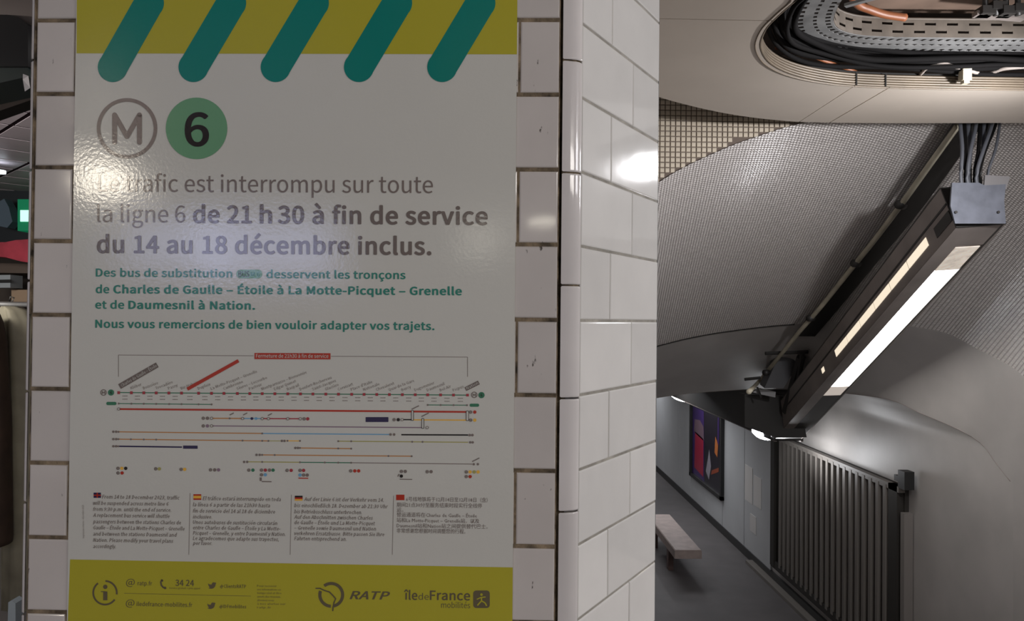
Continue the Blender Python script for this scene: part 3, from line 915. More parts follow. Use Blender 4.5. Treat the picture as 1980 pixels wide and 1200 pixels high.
# ================================================================== POSTER
# letter outlines (advance, then bezier points x,y,left handle,right handle in thousandths)
GLYPHS = """'	278	110,483,-6,62,19,0 167,483,-19,0,6,62 184,669,-6,-62,1,34 186,771,-1,-34,-32,0 90,771,32,0,1,-34 92,669,-1,34,6,-62
+	555	241,116,0,73,24,0 314,116,-24,0,0,73 314,335,0,-73,68,0 518,335,-68,0,0,23 518,403,0,-23,-68,0 314,403,68,0,0,73 314,622,0,-73,-24,0 241,622,24,0,0,-73 241,403,0,73,-68,0 38,403,68,0,0,-23 38,335,0,23,68,0 241,335,-68,0,0,-73
,	278	75,-190,-7,18,90,38 221,19,0,-96,0,67 144,126,48,0,-37,0 75,62,0,40,0,-40 142,-2,-36,0,4,0 153,-1,-4,0,-1,-60 53,-136,62,27,7,-18
-	347	46,245,0,23,85,0 302,245,-85,0,0,23 302,315,0,-23,-85,0 46,315,85,0,0,-23
.	278	139,-13,-37,0,36,0 205,56,0,-41,0,42 139,126,36,0,-37,0 73,56,0,42,0,-41
0	555	278,-13,-140,0,139,0 506,369,0,-256,0,254 278,746,139,0,-140,0 50,369,0,254,0,-256	278,61,83,0,-83,0 138,369,0,-215,0,214 278,674,-83,0,83,0 418,369,0,214,0,-215
1	555	88,0,0,25,134,0 490,0,-134,0,0,25 490,76,0,-25,-49,0 343,76,49,0,0,219 343,733,0,-219,-23,0 273,733,23,0,-40,-23 121,681,65,12,0,-19 121,623,0,19,44,0 252,623,-44,0,0,-182 252,76,0,182,-55,0 88,76,55,0,0,-25
2	555	44,0,0,18,154,0 505,0,-154,0,0,26 505,79,0,-26,-68,0 302,79,68,0,-37,0 182,72,38,3,172,163 470,531,0,-147,0,130 256,746,131,0,-93,0 40,639,59,65,18,-17 93,587,-18,17,41,49 245,672,-60,0,91,0 380,527,0,84,0,-126 44,54,230,201,0,-18
3	555	263,-13,-114,0,131,0 499,196,0,-131,0,101 344,382,86,-21,0,2 344,387,0,-2,78,27 474,563,0,-89,0,116 260,746,124,0,-84,0 56,659,55,50,16,-19 105,601,-16,19,42,42 257,672,-59,0,77,0 381,556,0,70,0,-79 178,416,152,0,0,-23 178,346,0,23,170,0 406,199,0,89,0,-84 257,63,88,0,-83,0 76,147,43,-44,-16,-20 29,88,16,20,48,-53
4	555	340,0,0,67,29,0 426,0,-29,0,0,67 426,202,0,-67,33,0 524,202,-33,0,0,24 524,275,0,-24,-33,0 426,275,33,0,0,153 426,733,0,-153,-34,0 325,733,34,0,-102,-157 20,262,102,157,0,-20 20,202,0,20,107,0 340,202,-107,0,0,-67	340,275,0,75,-75,0 115,275,75,0,56,83 282,525,-56,-83,21,36 341,633,-18,-35,1,0 345,633,-1,0,-2,-37 340,500,0,36,0,-75
5	555	262,-13,-115,0,123,0 502,238,0,-160,0,162 281,472,121,0,-44,0 171,443,33,18,6,71 190,655,-6,-71,92,0 466,655,-92,0,0,26 466,733,0,-26,-119,0 110,733,119,0,-8,-114 86,391,8,114,16,-10 135,360,-16,10,42,28 257,403,-49,0,92,0 409,236,0,105,0,-107 253,63,87,0,-85,0 73,144,41,-42,-15,-20 27,84,15,20,50,-49
6	555	301,-13,-140,0,114,0 512,225,0,-142,0,154 308,455,124,0,-57,0 142,367,45,55,4,227 331,671,-102,0,44,0 447,615,-28,34,17,19 499,671,-17,-19,-41,44 327,746,76,0,-142,0 56,350,0,287,0,-242	144,294,10,-152,48,68 293,387,-45,0,89,0 425,225,0,99,0,-100 301,59,70,0,-92,0
7	555	198,0,13,278,32,0 293,0,-32,0,12,287 508,678,-172,-220,0,18 508,733,0,-18,-153,0 49,733,153,0,0,-26 49,655,0,26,119,0 405,655,-119,0,-144,-200
8	555	280,-13,-136,0,137,0 509,176,0,-106,0,101 386,369,64,-37,0,2 386,374,0,-2,43,34 483,551,0,-77,0,113 282,744,125,0,-114,0 81,558,0,111,0,-77 180,389,-53,37,0,-1 180,385,0,1,-67,-36 46,182,0,98,0,-113	330,398,49,44,-87,34 164,558,0,-87,0,71 281,676,-68,0,78,0 405,546,0,73,0,-54	281,55,85,0,-88,0 127,190,0,-78,0,70 228,356,-59,-38,104,-42 422,179,0,99,0,-73
9	555	235,-13,-80,0,137,0 501,398,0,-297,0,233 254,746,141,0,-114,0 44,508,0,143,0,-151 246,278,-122,0,61,0 415,367,-45,-54,-7,-227 232,63,94,0,-48,0 108,119,32,-35,-17,-19 58,62,17,19,41,-43	414,444,-10,151,-49,-70 261,346,49,0,-87,0 130,508,0,-98,0,101 255,675,-71,0,93,0
:	278	139,390,-37,0,36,0 205,460,0,-42,0,41 139,530,36,0,-37,0 73,460,0,41,0,-42	139,-13,-37,0,36,0 205,56,0,-41,0,42 139,126,36,0,-37,0 73,56,0,42,0,-41
<	555	518,146,-160,63,0,27 518,226,0,-27,-79,29 281,313,79,-29,-50,19 131,369,50,-19,0,1 131,373,0,-1,50,19 281,429,-50,-19,79,29 518,517,-79,-29,0,26 518,596,0,-26,-160,-63 38,407,160,63,0,-24 38,335,0,24,160,-63
@	946	449,-173,-218,0,78,0 662,-116,-65,-39,-8,18 637,-62,8,-18,-49,-29 456,-112,69,0,-190,0 123,230,0,-218,0,261 515,661,-199,0,203,0 825,348,0,181,0,-144 674,117,71,0,-61,0 613,249,-22,-89,15,74 657,472,-15,-74,-20,0 597,472,20,0,-4,-15 584,426,4,15,-1,0 582,426,1,0,-21,37 493,481,38,0,-131,0 277,222,0,118,0,-102 412,63,-76,0,50,0 548,140,-36,-43,1,0 551,140,-1,0,7,-57 666,55,-61,0,101,0 889,352,0,-195,0,220 523,722,224,0,-250,0 56,227,0,299,0,-261	430,126,31,0,-45,0 351,227,0,-72,0,85 493,417,-87,0,31,0 565,370,-21,35,-10,-59 534,193,10,59,-39,-47
A	608	4,0,83,244,31,0 97,0,-31,0,24,75 168,224,-24,-75,89,0 436,224,-89,0,23,-75 506,0,-23,75,33,0 604,0,-33,0,-83,244 355,733,83,-244,-34,0 252,733,34,0,-83,-244	191,297,74,0,12,38 227,410,-12,-38,26,83 300,658,-23,-86,1,0 304,658,-1,0,24,-85 378,410,-27,83,12,-38 413,297,-12,38,-74,0
B	657	101,0,0,244,78,0 334,0,-78,0,164,0 612,215,0,-144,0,100 463,390,87,-17,0,2 463,395,0,-2,69,22 570,554,0,-73,0,129 318,733,148,0,-72,0 101,733,72,0,0,-244	193,422,36,0,0,79 193,660,0,-79,38,0 306,660,-38,0,115,0 479,542,0,86,0,-75 302,422,126,0,-36,0	193,74,43,0,0,92 193,350,0,-92,43,0 321,350,-43,0,129,0 521,218,0,91,0,-99 321,74,126,0,-43,0
C	638	377,-13,-183,0,95,0 602,92,-58,-67,-17,20 551,151,17,-20,-47,-52 381,68,70,0,-140,0 153,369,0,-185,0,183 384,665,-138,0,63,0 534,596,-39,41,17,20 584,656,-17,-20,-42,47 383,746,89,0,-186,0 58,366,0,237,0,-238
D	688	101,0,0,244,62,0 288,0,-62,0,221,0 629,369,0,-232,0,234 284,733,225,0,-61,0 101,733,61,0,0,-244	193,76,28,0,0,194 193,658,0,-194,28,0 276,658,-28,0,173,0 534,369,0,186,0,-185 276,76,173,0,-28,0
E	589	101,0,0,244,144,0 534,0,-144,0,0,26 534,79,0,-26,-114,0 193,79,114,0,0,89 193,346,0,-89,93,0 471,346,-93,0,0,26 471,425,0,-26,-93,0 193,425,93,0,0,77 193,655,0,-77,110,0 523,655,-110,0,0,26 523,733,0,-26,-141,0 101,733,141,0,0,-244
F	552	101,0,0,244,31,0 193,0,-31,0,0,110 193,329,0,-110,93,0 473,329,-93,0,0,26 473,407,0,-26,-93,0 193,407,93,0,0,83 193,655,0,-83,110,0 523,655,-110,0,0,26 523,733,0,-26,-141,0 101,733,141,0,0,-244
G	689	389,-13,-193,0,98,0 615,72,-47,-49,0,103 615,380,0,-103,-80,0 374,380,80,0,0,-26 374,303,0,26,52,0 530,303,-52,0,0,-64 530,111,0,64,-29,-27 398,68,52,0,-157,0 153,369,0,-185,0,183 397,665,-148,0,73,0 555,596,-37,38,17,20 605,656,-17,-20,-42,44 394,746,102,0,-194,0 58,366,0,237,0,-238
H	728	101,0,0,244,31,0 193,0,-31,0,0,115 193,346,0,-115,114,0 535,346,-114,0,0,-115 535,0,0,115,31,0 628,0,-31,0,0,244 628,733,0,-244,-31,0 535,733,31,0,0,-102 535,426,0,102,-114,0 193,426,114,0,0,102 193,733,0,-102,-31,0 101,733,31,0,0,-244
I	293	101,0,0,244,31,0 193,0,-31,0,0,244 193,733,0,-244,-31,0 101,733,31,0,0,-244
J	535	237,-13,-93,0,143,0 439,215,0,-127,0,173 439,733,0,-173,-31,0 346,733,31,0,0,-170 346,224,0,170,0,-111 228,68,79,0,-53,0 101,151,33,-59,-22,-16 35,103,22,16,43,-76
K	646	101,0,0,244,31,0 193,0,-31,0,0,77 193,232,0,-77,42,50 319,382,-42,-50,73,-127 539,0,-73,127,34,0 642,0,-34,0,-88,152 377,455,88,-152,77,93 607,733,-77,-93,-35,0 502,733,35,0,-102,-123 195,365,102,123,-1,0 193,365,1,0,0,123 193,733,0,-123,-31,0 101,733,31,0,0,-244
L	543	101,0,0,244,138,0 514,0,-138,0,0,26 514,79,0,-26,-107,0 193,79,107,0,0,218 193,733,0,-218,-31,0 101,733,31,0,0,-244
M	812	101,0,0,244,28,0 184,0,-28,0,0,135 184,406,0,-135,0,63 172,622,6,-64,1,0 176,622,-1,0,20,-56 235,455,-20,56,46,-127 374,74,-46,127,21,0 436,74,-21,0,46,127 574,455,-46,-127,20,56 633,622,-20,-56,1,0 637,622,-1,0,-5,-64 625,406,0,63,0,-135 625,0,0,135,29,0 711,0,-29,0,0,244 711,733,0,-244,-37,0 600,733,37,0,-47,-131 460,341,47,131,-17,-50 409,188,19,51,-1,0 405,188,1,0,-18,51 352,341,19,-50,-47,131 212,733,47,-131,-37,0 101,733,37,0,0,-244
N	723	101,0,0,244,29,0 188,0,-29,0,0,128 188,385,0,-128,0,77 177,614,4,-74,1,0 181,614,-1,0,26,-50 260,463,-26,50,89,-154 527,0,-89,154,32,0 622,0,-32,0,0,244 622,733,0,-244,-29,0 534,733,29,0,0,-127 534,352,0,127,0,-76 547,120,-6,73,-2,0 542,120,2,0,-26,50 463,271,26,-50,-89,154 195,733,89,-154,-31,0 101,733,31,0,0,-244
O	742	371,-13,-184,0,184,0 684,369,0,-235,0,235 371,746,184,0,-184,0 58,369,0,235,0,-235	371,68,132,0,-132,0 153,369,0,-183,0,183 371,665,-132,0,132,0 589,369,0,183,0,-183
P	633	101,0,0,244,31,0 193,0,-31,0,0,97 193,292,0,-97,40,0 314,292,-40,0,161,0 584,518,0,-155,0,160 310,733,164,0,-70,0 101,733,70,0,0,-244	193,367,36,0,0,97 193,658,0,-97,35,0 298,658,-35,0,129,0 492,518,0,107,0,-105 302,367,129,0,-36,0
Q	742	371,64,132,0,-132,0 153,369,0,-187,0,183 371,665,-132,0,132,0 589,369,0,183,0,-187	595,-184,-135,0,44,0 700,-167,-22,-10,-6,24 682,-96,6,-24,-19,-6 605,-107,33,0,-79,0 425,-9,33,-65,155,27 684,369,0,-211,0,235 371,746,184,0,-184,0 58,369,0,235,0,-215 326,-10,-160,22,41,-100
R	635	193,385,41,0,0,91 193,658,0,-91,41,0 316,658,-41,0,115,0 494,528,0,96,0,-96 316,385,115,0,-41,0	503,0,-59,104,35,0 607,0,-35,0,-62,107 421,321,62,-107,99,24 586,528,0,-115,0,152 330,733,149,0,-76,0 101,733,76,0,0,-244 101,0,0,244,31,0 193,0,-31,0,0,104 193,311,0,-104,44,0 325,311,-44,0,59,-104
S	596	304,-13,-104,0,153,0 553,195,0,-116,0,109 402,391,85,-37,-35,15 298,436,35,-15,-57,24 176,559,0,-72,0,65 313,665,-83,0,68,0 480,597,-45,42,16,20 528,656,-16,-20,-51,53 313,746,87,0,-133,0 82,552,0,113,0,-107 231,364,-68,29,35,-15 336,318,-35,15,70,-31 459,187,0,76,0,-71 305,68,97,0,-76,0 103,159,52,-55,-18,-21 48,95,18,21,63,-66
T	599	253,0,0,218,31,0 346,0,-31,0,0,218 346,655,0,-218,74,0 568,655,-74,0,0,26 568,733,0,-26,-179,0 31,733,179,0,0,-26 31,655,0,26,74,0 253,655,-74,0,0,-218
U	721	361,-13,-150,0,149,0 624,302,0,-235,0,144 624,733,0,-144,-30,0 535,733,30,0,0,-144 535,300,0,144,0,-176 361,68,97,0,-96,0 190,300,0,-176,0,144 190,733,0,-144,-31,0 98,733,31,0,0,-144 98,302,0,144,0,-235
V	575	235,0,-78,244,36,0 342,0,-36,0,78,244 575,733,-78,-244,-31,0 481,733,31,0,-39,-132 363,336,39,132,-25,-86 292,94,28,86,-1,0 288,94,1,0,-27,86 217,336,25,-86,-40,132 98,733,40,-132,-32,0 1,733,32,0,78,-244
W	878	181,0,-52,244,37,0 291,0,-37,0,36,147 400,442,-36,-147,12,58 437,609,-11,-56,1,0 441,609,-1,0,12,-56 477,442,-13,58,37,-147 588,0,-37,147,37,0 700,0,-37,0,50,244 851,733,-50,-244,-29,0 763,733,29,0,-26,-133 684,334,26,133,-13,-79 644,96,13,80,-2,0 638,96,2,0,-18,80 586,334,18,-78,-34,133 484,733,34,-133,-28,0 399,733,28,0,-34,-133 298,334,34,133,-18,-79 246,96,16,80,-1,0 242,96,1,0,-15,80 198,334,15,-79,-26,133 121,733,26,-133,-32,0 26,733,32,0,52,-244
X	573	17,0,71,126,33,0 115,0,-33,0,35,66 220,198,-35,-66,19,37 279,317,-21,-45,1,0 283,317,-1,0,24,-45 346,198,-19,37,36,-66 455,0,-36,66,34,0 557,0,-34,0,-72,125 342,374,72,-125,67,120 542,733,-67,-120,-32,0 445,733,32,0,-33,-62 347,546,33,62,-18,-34 295,438,20,43,-1,0 291,438,1,0,-24,43 233,546,19,-34,-33,62 133,733,33,-62,-34,0 31,733,34,0,67,-118 231,379,-67,118,-71,-126
Y	531	219,0,0,95,31,0 311,0,-31,0,0,95 311,284,0,-95,74,150 532,733,-74,-150,-32,0 436,733,32,0,-31,-69 342,526,31,69,-23,-54 268,365,26,55,-1,0 264,365,1,0,-26,55 192,526,24,-54,-32,69 97,733,32,-69,-33,0 -1,733,33,0,73,-150 219,284,-73,150,0,-95
Z	603	50,0,0,19,169,0 556,0,-169,0,0,26 556,79,0,-26,-131,0 164,79,131,0,129,200 551,678,-129,-200,0,18 551,733,0,-18,-155,0 85,733,155,0,0,-26 85,655,0,26,117,0 437,655,-117,0,-129,-200 50,56,129,200,0,-19
_	559	13,-140,0,20,177,0 545,-140,-177,0,0,20 545,-80,0,-20,-177,0 13,-80,177,0,0,-20
a	563	217,-13,-91,0,67,0 397,65,-52,-43,1,0 400,65,-1,0,3,-22 408,0,-3,22,25,0 483,0,-25,0,0,111 483,334,0,-111,0,135 295,557,133,0,-88,0 82,486,49,32,12,-21 117,423,-12,21,43,29 280,481,-63,0,89,0 392,344,0,70,-231,-26 59,141,0,118,0,-98	243,61,52,0,-54,0 147,147,0,-62,0,70 392,283,-183,-21,0,-50 392,132,0,50,-53,-47
b	618	331,-13,-50,0,124,0 567,280,0,-186,0,168 351,557,140,0,-61,0 180,481,50,42,1,32 184,578,-1,-32,0,73 184,796,0,-73,-31,0 92,796,31,0,0,-265 92,0,0,265,24,0 165,0,-24,0,3,19 173,56,-3,-19,1,0 177,56,-1,0,47,-43	316,64,90,0,-36,0 184,120,47,-42,0,95 184,406,0,-95,51,48 328,480,-45,0,104,0 472,279,0,121,0,-134
c	510	306,-13,-144,0,65,0 482,55,-49,-42,-13,21 442,117,13,-21,-34,-30 314,63,50,0,-100,0 146,271,0,-125,0,125 317,480,-99,0,42,0 425,433,-31,28,15,20 471,493,-15,-20,-38,34 313,557,71,0,-140,0 52,271,0,181,0,-180
d	620	277,-13,-136,0,65,0 442,64,-42,-42,1,0 445,64,-1,0,3,-21 453,0,-3,21,25,0 528,0,-25,0,0,265 528,796,0,-265,-31,0 436,796,31,0,0,-70 436,587,0,70,2,-31 441,494,-2,31,-48,39 288,557,64,0,-124,0 53,271,0,176,0,-181	297,64,50,0,-95,0 147,272,0,-131,0,124 304,480,-87,0,45,0 436,423,-45,41,0,-95 436,138,0,95,-45,-50
e	554	312,-13,-145,0,73,0 490,42,-47,-31,-11,20 458,103,11,-20,-41,-27 322,60,53,0,-103,0 142,250,6,-116,122,0 508,250,-122,0,2,14 512,302,0,-20,0,155 295,557,139,0,-124,0 52,271,0,177,0,-179	141,315,97,0,11,108 297,484,-77,0,85,0 432,315,0,110,-97,0
f	325	33,469,0,23,25,0 107,469,-25,0,0,-156 107,0,0,156,30,0 198,0,-30,0,0,156 198,469,0,-156,38,0 313,469,-38,0,0,25 313,543,0,-25,-38,0 198,543,38,0,0,29 198,629,0,-29,0,70 275,736,-52,0,19,0 336,721,-20,10,7,24 356,792,-7,-24,-25,10 265,809,34,0,-108,0 107,630,0,110,0,-29 107,543,0,29,-25,-2 33,538,25,2,0,-23
g	564	275,-250,-132,0,168,0 550,-62,0,-101,0,90 361,67,125,0,-36,0 254,67,36,0,-73,0 159,126,0,-34,0,30 194,191,-20,-17,24,-12 274,172,-26,0,112,0 473,361,0,-116,0,47 429,473,26,-25,37,0 540,473,-37,0,0,23 540,543,0,-23,-63,0 351,543,63,0,-19,8 274,557,31,0,-109,0 71,363,0,119,0,-65 142,217,-36,28,0,-1 142,213,0,1,-29,-20 82,112,0,45,0,-43 131,23,-28,17,0,-2 131,18,0,2,-51,-31 51,-105,0,47,0,-93	274,234,63,0,-62,0 159,363,0,-79,0,80 274,490,-63,0,65,0 390,363,0,80,0,-79	288,-187,105,0,-99,0 131,-92,0,-58,0,31 186,0,-39,-28,24,-6 256,-8,-20,0,31,0 350,-8,-31,0,72,0 460,-77,0,51,0,-56
h	607	92,0,0,265,31,0 184,0,-31,0,0,131 184,394,0,-131,54,55 332,477,-56,0,72,0 435,332,0,102,0,-111 435,0,0,111,30,0 526,0,-30,0,0,115 526,344,0,-115,0,138 360,557,114,0,-74,0 180,466,50,50,1,37 184,578,-1,-37,0,73 184,796,0,-73,-31,0 92,796,31,0,0,-265
i	275	92,0,0,181,31,0 184,0,-31,0,0,181 184,543,0,-181,-31,0 92,543,31,0,0,-181	138,655,-36,0,36,0 199,716,0,-37,0,35 138,775,36,0,-36,0 78,716,0,35,0,-37
j	275	35,-242,-32,0,108,0 184,-62,0,-111,0,202 184,543,0,-202,-30,0 93,543,30,0,0,-202 93,-62,0,202,0,-66 26,-169,54,0,-19,0 -26,-159,14,-5,-6,-23 -44,-228,6,23,19,-8	138,655,-36,0,35,0 199,716,0,-37,0,35 138,775,35,0,-36,0 77,716,0,35,0,-37
k	552	92,0,0,265,30,0 182,0,-30,0,0,48 182,143,0,-48,34,40 284,262,-34,-40,53,-87 443,0,-53,87,33,0 542,0,-33,0,-68,108 337,324,68,-108,60,73 518,543,-60,-73,-34,0 416,543,34,0,-77,-95 186,257,77,95,-1,0 182,257,1,0,0,180 182,796,0,-180,-30,0 92,796,30,0,0,-265
l	284	188,-13,-68,0,25,0 241,-5,-13,-4,-4,23 228,65,4,-23,-10,-2 209,63,5,0,-14,0 184,102,0,-28,0,231 184,796,0,-231,-31,0 92,796,31,0,0,-229 92,108,0,229,0,-77
m	926	92,0,0,181,31,0 184,0,-31,0,0,131 184,394,0,-131,49,56 320,477,-41,0,69,0 421,332,0,102,0,-111 421,0,0,111,30,0 512,0,-30,0,0,131 512,394,0,-131,51,56 649,477,-42,0,69,0 750,332,0,102,0,-111 750,0,0,111,30,0 841,0,-30,0,0,115 841,344,0,-115,0,138 677,557,111,0,-67,0 497,453,57,61,-22,64 347,557,84,0,-65,0 178,464,48,52,-1,0 176,464,1,0,-3,26 167,543,3,-26,-25,0 92,543,25,0,0,-181
n	610	92,0,0,181,31,0 184,0,-31,0,0,131 184,394,0,-131,54,55 332,477,-56,0,72,0 435,332,0,102,0,-111 435,0,0,111,30,0 526,0,-30,0,0,115 526,344,0,-115,0,138 360,557,114,0,-74,0 178,464,51,52,-1,0 176,464,1,0,-3,26 167,543,3,-26,-25,0 92,543,25,0,0,-181
o	606	303,-13,-133,0,133,0 554,271,0,-180,0,181 303,557,133,0,-133,0 52,271,0,181,0,-180	303,63,94,0,-94,0 146,271,0,-125,0,125 303,480,-94,0,94,0 461,271,0,125,0,-125
p	620	92,-229,0,257,31,0 184,-229,-31,0,0,61 184,-45,0,-61,-1,32 181,50,1,-32,49,-41 331,-13,-49,0,124,0 567,280,0,-186,0,168 351,557,140,0,-63,0 178,480,49,41,-1,0 176,480,1,0,-3,21 167,543,3,-21,-25,0 92,543,25,0,0,-257	316,64,90,0,-36,0 184,120,48,-42,0,95 184,406,0,-95,52,48 328,480,-45,0,104,0 472,279,0,121,0,-134
q	620	436,-229,0,64,31,0 528,-229,-31,0,0,257 528,543,0,-257,-24,0 455,543,24,0,-3,-17 446,492,3,17,-1,0 444,492,1,0,-48,42 288,557,64,0,-124,0 53,271,0,176,0,-181 277,-13,-136,0,63,0 441,63,-44,-43,-2,-33 436,-36,2,33,0,-64	297,64,50,0,-95,0 147,272,0,-131,0,124 304,480,-87,0,45,0 436,423,-45,41,0,-95 436,138,0,95,-45,-50
r	388	92,0,0,181,31,0 184,0,-31,0,0,116 184,349,0,-116,36,92 320,475,-45,0,23,0 373,466,-18,6,6,26 390,545,-6,-26,-17,9 332,557,24,0,-60,0 178,444,38,69,-1,0 176,444,1,0,-3,33 167,543,3,-33,-25,0 92,543,25,0,0,-181
s	468	234,-13,-77,0,128,0 431,148,0,-88,0,103 266,313,79,-30,-61,23 149,407,0,-51,0,43 250,486,-69,0,48,0 373,438,-37,27,15,19 417,495,-15,-19,-41,34 249,557,67,0,-119,0 62,403,0,86,0,-93 220,246,-76,28,60,-22 344,143,0,55,0,-47 237,58,72,0,-65,0 76,123,48,-39,-15,-20 32,62,15,20,51,-43
t	377	262,-13,-115,0,34,0 363,7,-31,-10,-6,23 345,76,6,-23,-18,-8 283,61,20,0,-63,0 199,165,0,-66,0,101 199,469,0,-101,49,0 347,469,-49,0,0,25 347,543,0,-25,-49,0 199,543,49,0,0,51 199,696,0,-51,-25,0 123,696,25,0,-3,-51 113,543,3,51,-29,-2 27,538,29,2,0,-23 27,469,0,23,27,0 108,469,-27,0,0,-100 108,168,0,100,0,-109
u	607	251,-13,-115,0,74,0 430,85,-51,-59,1,0 433,85,-1,0,2,-28 440,0,-2,28,25,0 516,0,-25,0,0,181 516,543,0,-181,-30,0 425,543,30,0,0,-128 425,158,0,128,-52,-64 278,66,56,0,-72,0 176,210,0,-101,0,111 176,543,0,-111,-31,0 84,543,31,0,0,-115 84,199,0,115,0,-139
v	521	209,0,-65,181,36,0 316,0,-36,0,64,181 508,543,-64,-181,-30,0 418,543,30,0,-34,-103 315,234,34,103,-16,-53 265,74,16,52,-2,0 260,74,2,0,-16,52 210,234,17,-53,-34,103 108,543,34,-103,-32,0 13,543,32,0,65,-181
w	802	178,0,-50,181,35,0 284,0,-35,0,26,97 361,291,-26,-97,14,52 398,449,-12,-55,2,0 403,449,-2,0,13,-55 440,293,-14,51,26,-98 518,0,-26,98,37,0 629,0,-37,0,49,181 776,543,-49,-181,-29,0 688,543,29,0,-26,-105 609,229,26,105,-12,-52 576,78,11,50,-2,0 571,78,2,0,-13,50 533,229,13,-52,-28,105 448,543,28,-105,-30,0 359,543,30,0,-28,-105 274,229,28,105,-13,-52 238,78,11,50,-2,0 233,78,2,0,-11,50 201,229,11,-52,-27,105 120,543,27,-105,-31,0 27,543,31,0,50,-181
x	498	15,0,60,94,32,0 111,0,-32,0,24,42 184,127,-24,-42,19,33 239,224,-19,-31,2,0 244,224,-2,0,21,-31 303,127,-18,33,27,-42 383,0,-27,42,33,0 483,0,-33,0,-60,91 304,274,60,-91,55,90 469,543,-55,-90,-32,0 374,543,32,0,-22,-40 307,424,22,40,-17,-31 259,333,16,31,-2,0 254,333,2,0,-18,31 201,424,16,-31,-24,40 128,543,24,-40,-33,0 29,543,33,0,55,-87 194,283,-55,87,-60,-94
y	521	101,-234,-25,0,108,0 304,-46,-38,-106,68,196 508,543,-68,-196,-30,0 419,543,30,0,-33,-100 321,242,33,100,-14,-49 277,88,14,50,-2,0 272,88,2,0,-19,51 218,242,17,-48,-37,100 108,543,37,-100,-32,0 13,543,32,0,73,-181 231,-1,-73,181,-4,-14 219,-42,4,14,-23,-67 97,-159,61,0,-15,0 55,-150,11,-4,-6,-24 37,-223,6,24,17,-7
z	475	35,0,0,16,137,0 446,0,-137,0,0,25 446,74,0,-25,-99,0 150,74,99,0,96,140 437,494,-96,-140,0,16 437,543,0,-16,-124,0 66,543,124,0,0,-25 66,469,0,25,85,0 321,469,-85,0,-95,-140 35,49,95,140,0,-16
É	589	101,0,0,244,144,0 534,0,-144,0,0,26 534,79,0,-26,-114,0 193,79,114,0,0,89 193,346,0,-89,93,0 471,346,-93,0,0,26 471,425,0,-26,-93,0 193,425,93,0,0,77 193,655,0,-77,110,0 523,655,-110,0,0,26 523,733,0,-26,-141,0 101,733,141,0,0,-244	305,779,-14,15,56,43 474,907,-56,-43,-17,21 422,970,17,-21,-53,-48 264,825,53,48,14,-15
ß	643	433,-13,-62,0,109,0 611,152,0,-93,0,182 390,418,0,-109,0,77 492,644,0,-112,0,89 310,807,117,0,-139,0 92,576,0,140,0,-192 92,0,0,192,30,0 182,0,-30,0,0,186 182,559,0,-186,0,116 309,733,-79,0,61,0 403,635,0,57,0,-94 304,408,0,100,0,-157 525,148,0,130,0,-48 429,58,63,0,-41,0 311,106,40,-33,-12,-21 275,42,12,21,45,-35
à	563	217,-13,-91,0,67,0 397,65,-52,-43,1,0 400,65,-1,0,3,-22 408,0,-3,22,25,0 483,0,-25,0,0,111 483,334,0,-111,0,135 295,557,133,0,-88,0 82,486,49,32,12,-21 117,423,-12,21,43,29 280,481,-63,0,89,0 392,344,0,70,-231,-26 59,141,0,118,0,-98	243,61,52,0,-54,0 147,147,0,-62,0,70 392,283,-183,-21,0,-50 392,132,0,50,-53,-47	315,640,-58,57,16,15 362,686,-16,-15,-53,62 203,872,53,-62,-21,-20 140,812,21,20,58,-57
á	563	217,-13,-91,0,67,0 397,65,-52,-43,1,0 400,65,-1,0,3,-22 408,0,-3,22,25,0 483,0,-25,0,0,111 483,334,0,-111,0,135 295,557,133,0,-88,0 82,486,49,32,12,-21 117,423,-12,21,43,29 280,481,-63,0,89,0 392,344,0,70,-231,-26 59,141,0,118,0,-98	243,61,52,0,-54,0 147,147,0,-62,0,70 392,283,-183,-21,0,-50 392,132,0,50,-53,-47	282,640,-15,15,58,57 457,812,-58,-57,-21,20 394,872,21,-20,-53,-62 236,686,53,62,15,-15
ç	510	201,-253,-3,15,118,6 384,-150,0,-65,0,45 303,-71,51,-13,9,20 329,-12,-9,-20,57,6 482,55,-43,-37,-13,21 442,117,13,-21,-34,-30 314,63,50,0,-100,0 146,271,0,-125,0,125 317,480,-99,0,42,0 425,433,-31,28,15,20 471,493,-15,-20,-38,34 313,557,71,0,-140,0 52,271,0,181,0,-164 270,-11,-126,17,-14,-29 228,-98,14,29,63,-10 314,-152,0,28,0,-33 192,-207,94,6,3,-15
è	554	312,-13,-145,0,73,0 490,42,-47,-31,-11,20 458,103,11,-20,-41,-27 322,60,53,0,-103,0 142,250,6,-116,122,0 508,250,-122,0,2,14 512,302,0,-20,0,155 295,557,139,0,-124,0 52,271,0,177,0,-179	141,315,97,0,11,108 297,484,-77,0,85,0 432,315,0,110,-97,0	310,640,-58,57,16,15 358,686,-16,-15,-53,62 200,872,53,-62,-22,-20 135,812,22,20,58,-57
é	554	312,-13,-145,0,73,0 490,42,-47,-31,-11,20 458,103,11,-20,-41,-27 322,60,53,0,-103,0 142,250,6,-116,122,0 508,250,-122,0,2,14 512,302,0,-20,0,155 295,557,139,0,-124,0 52,271,0,177,0,-179	141,315,97,0,11,108 297,484,-77,0,85,0 432,315,0,110,-97,0	279,640,-16,15,58,57 453,812,-58,-57,-21,20 390,872,21,-20,-53,-62 232,686,53,62,16,-15
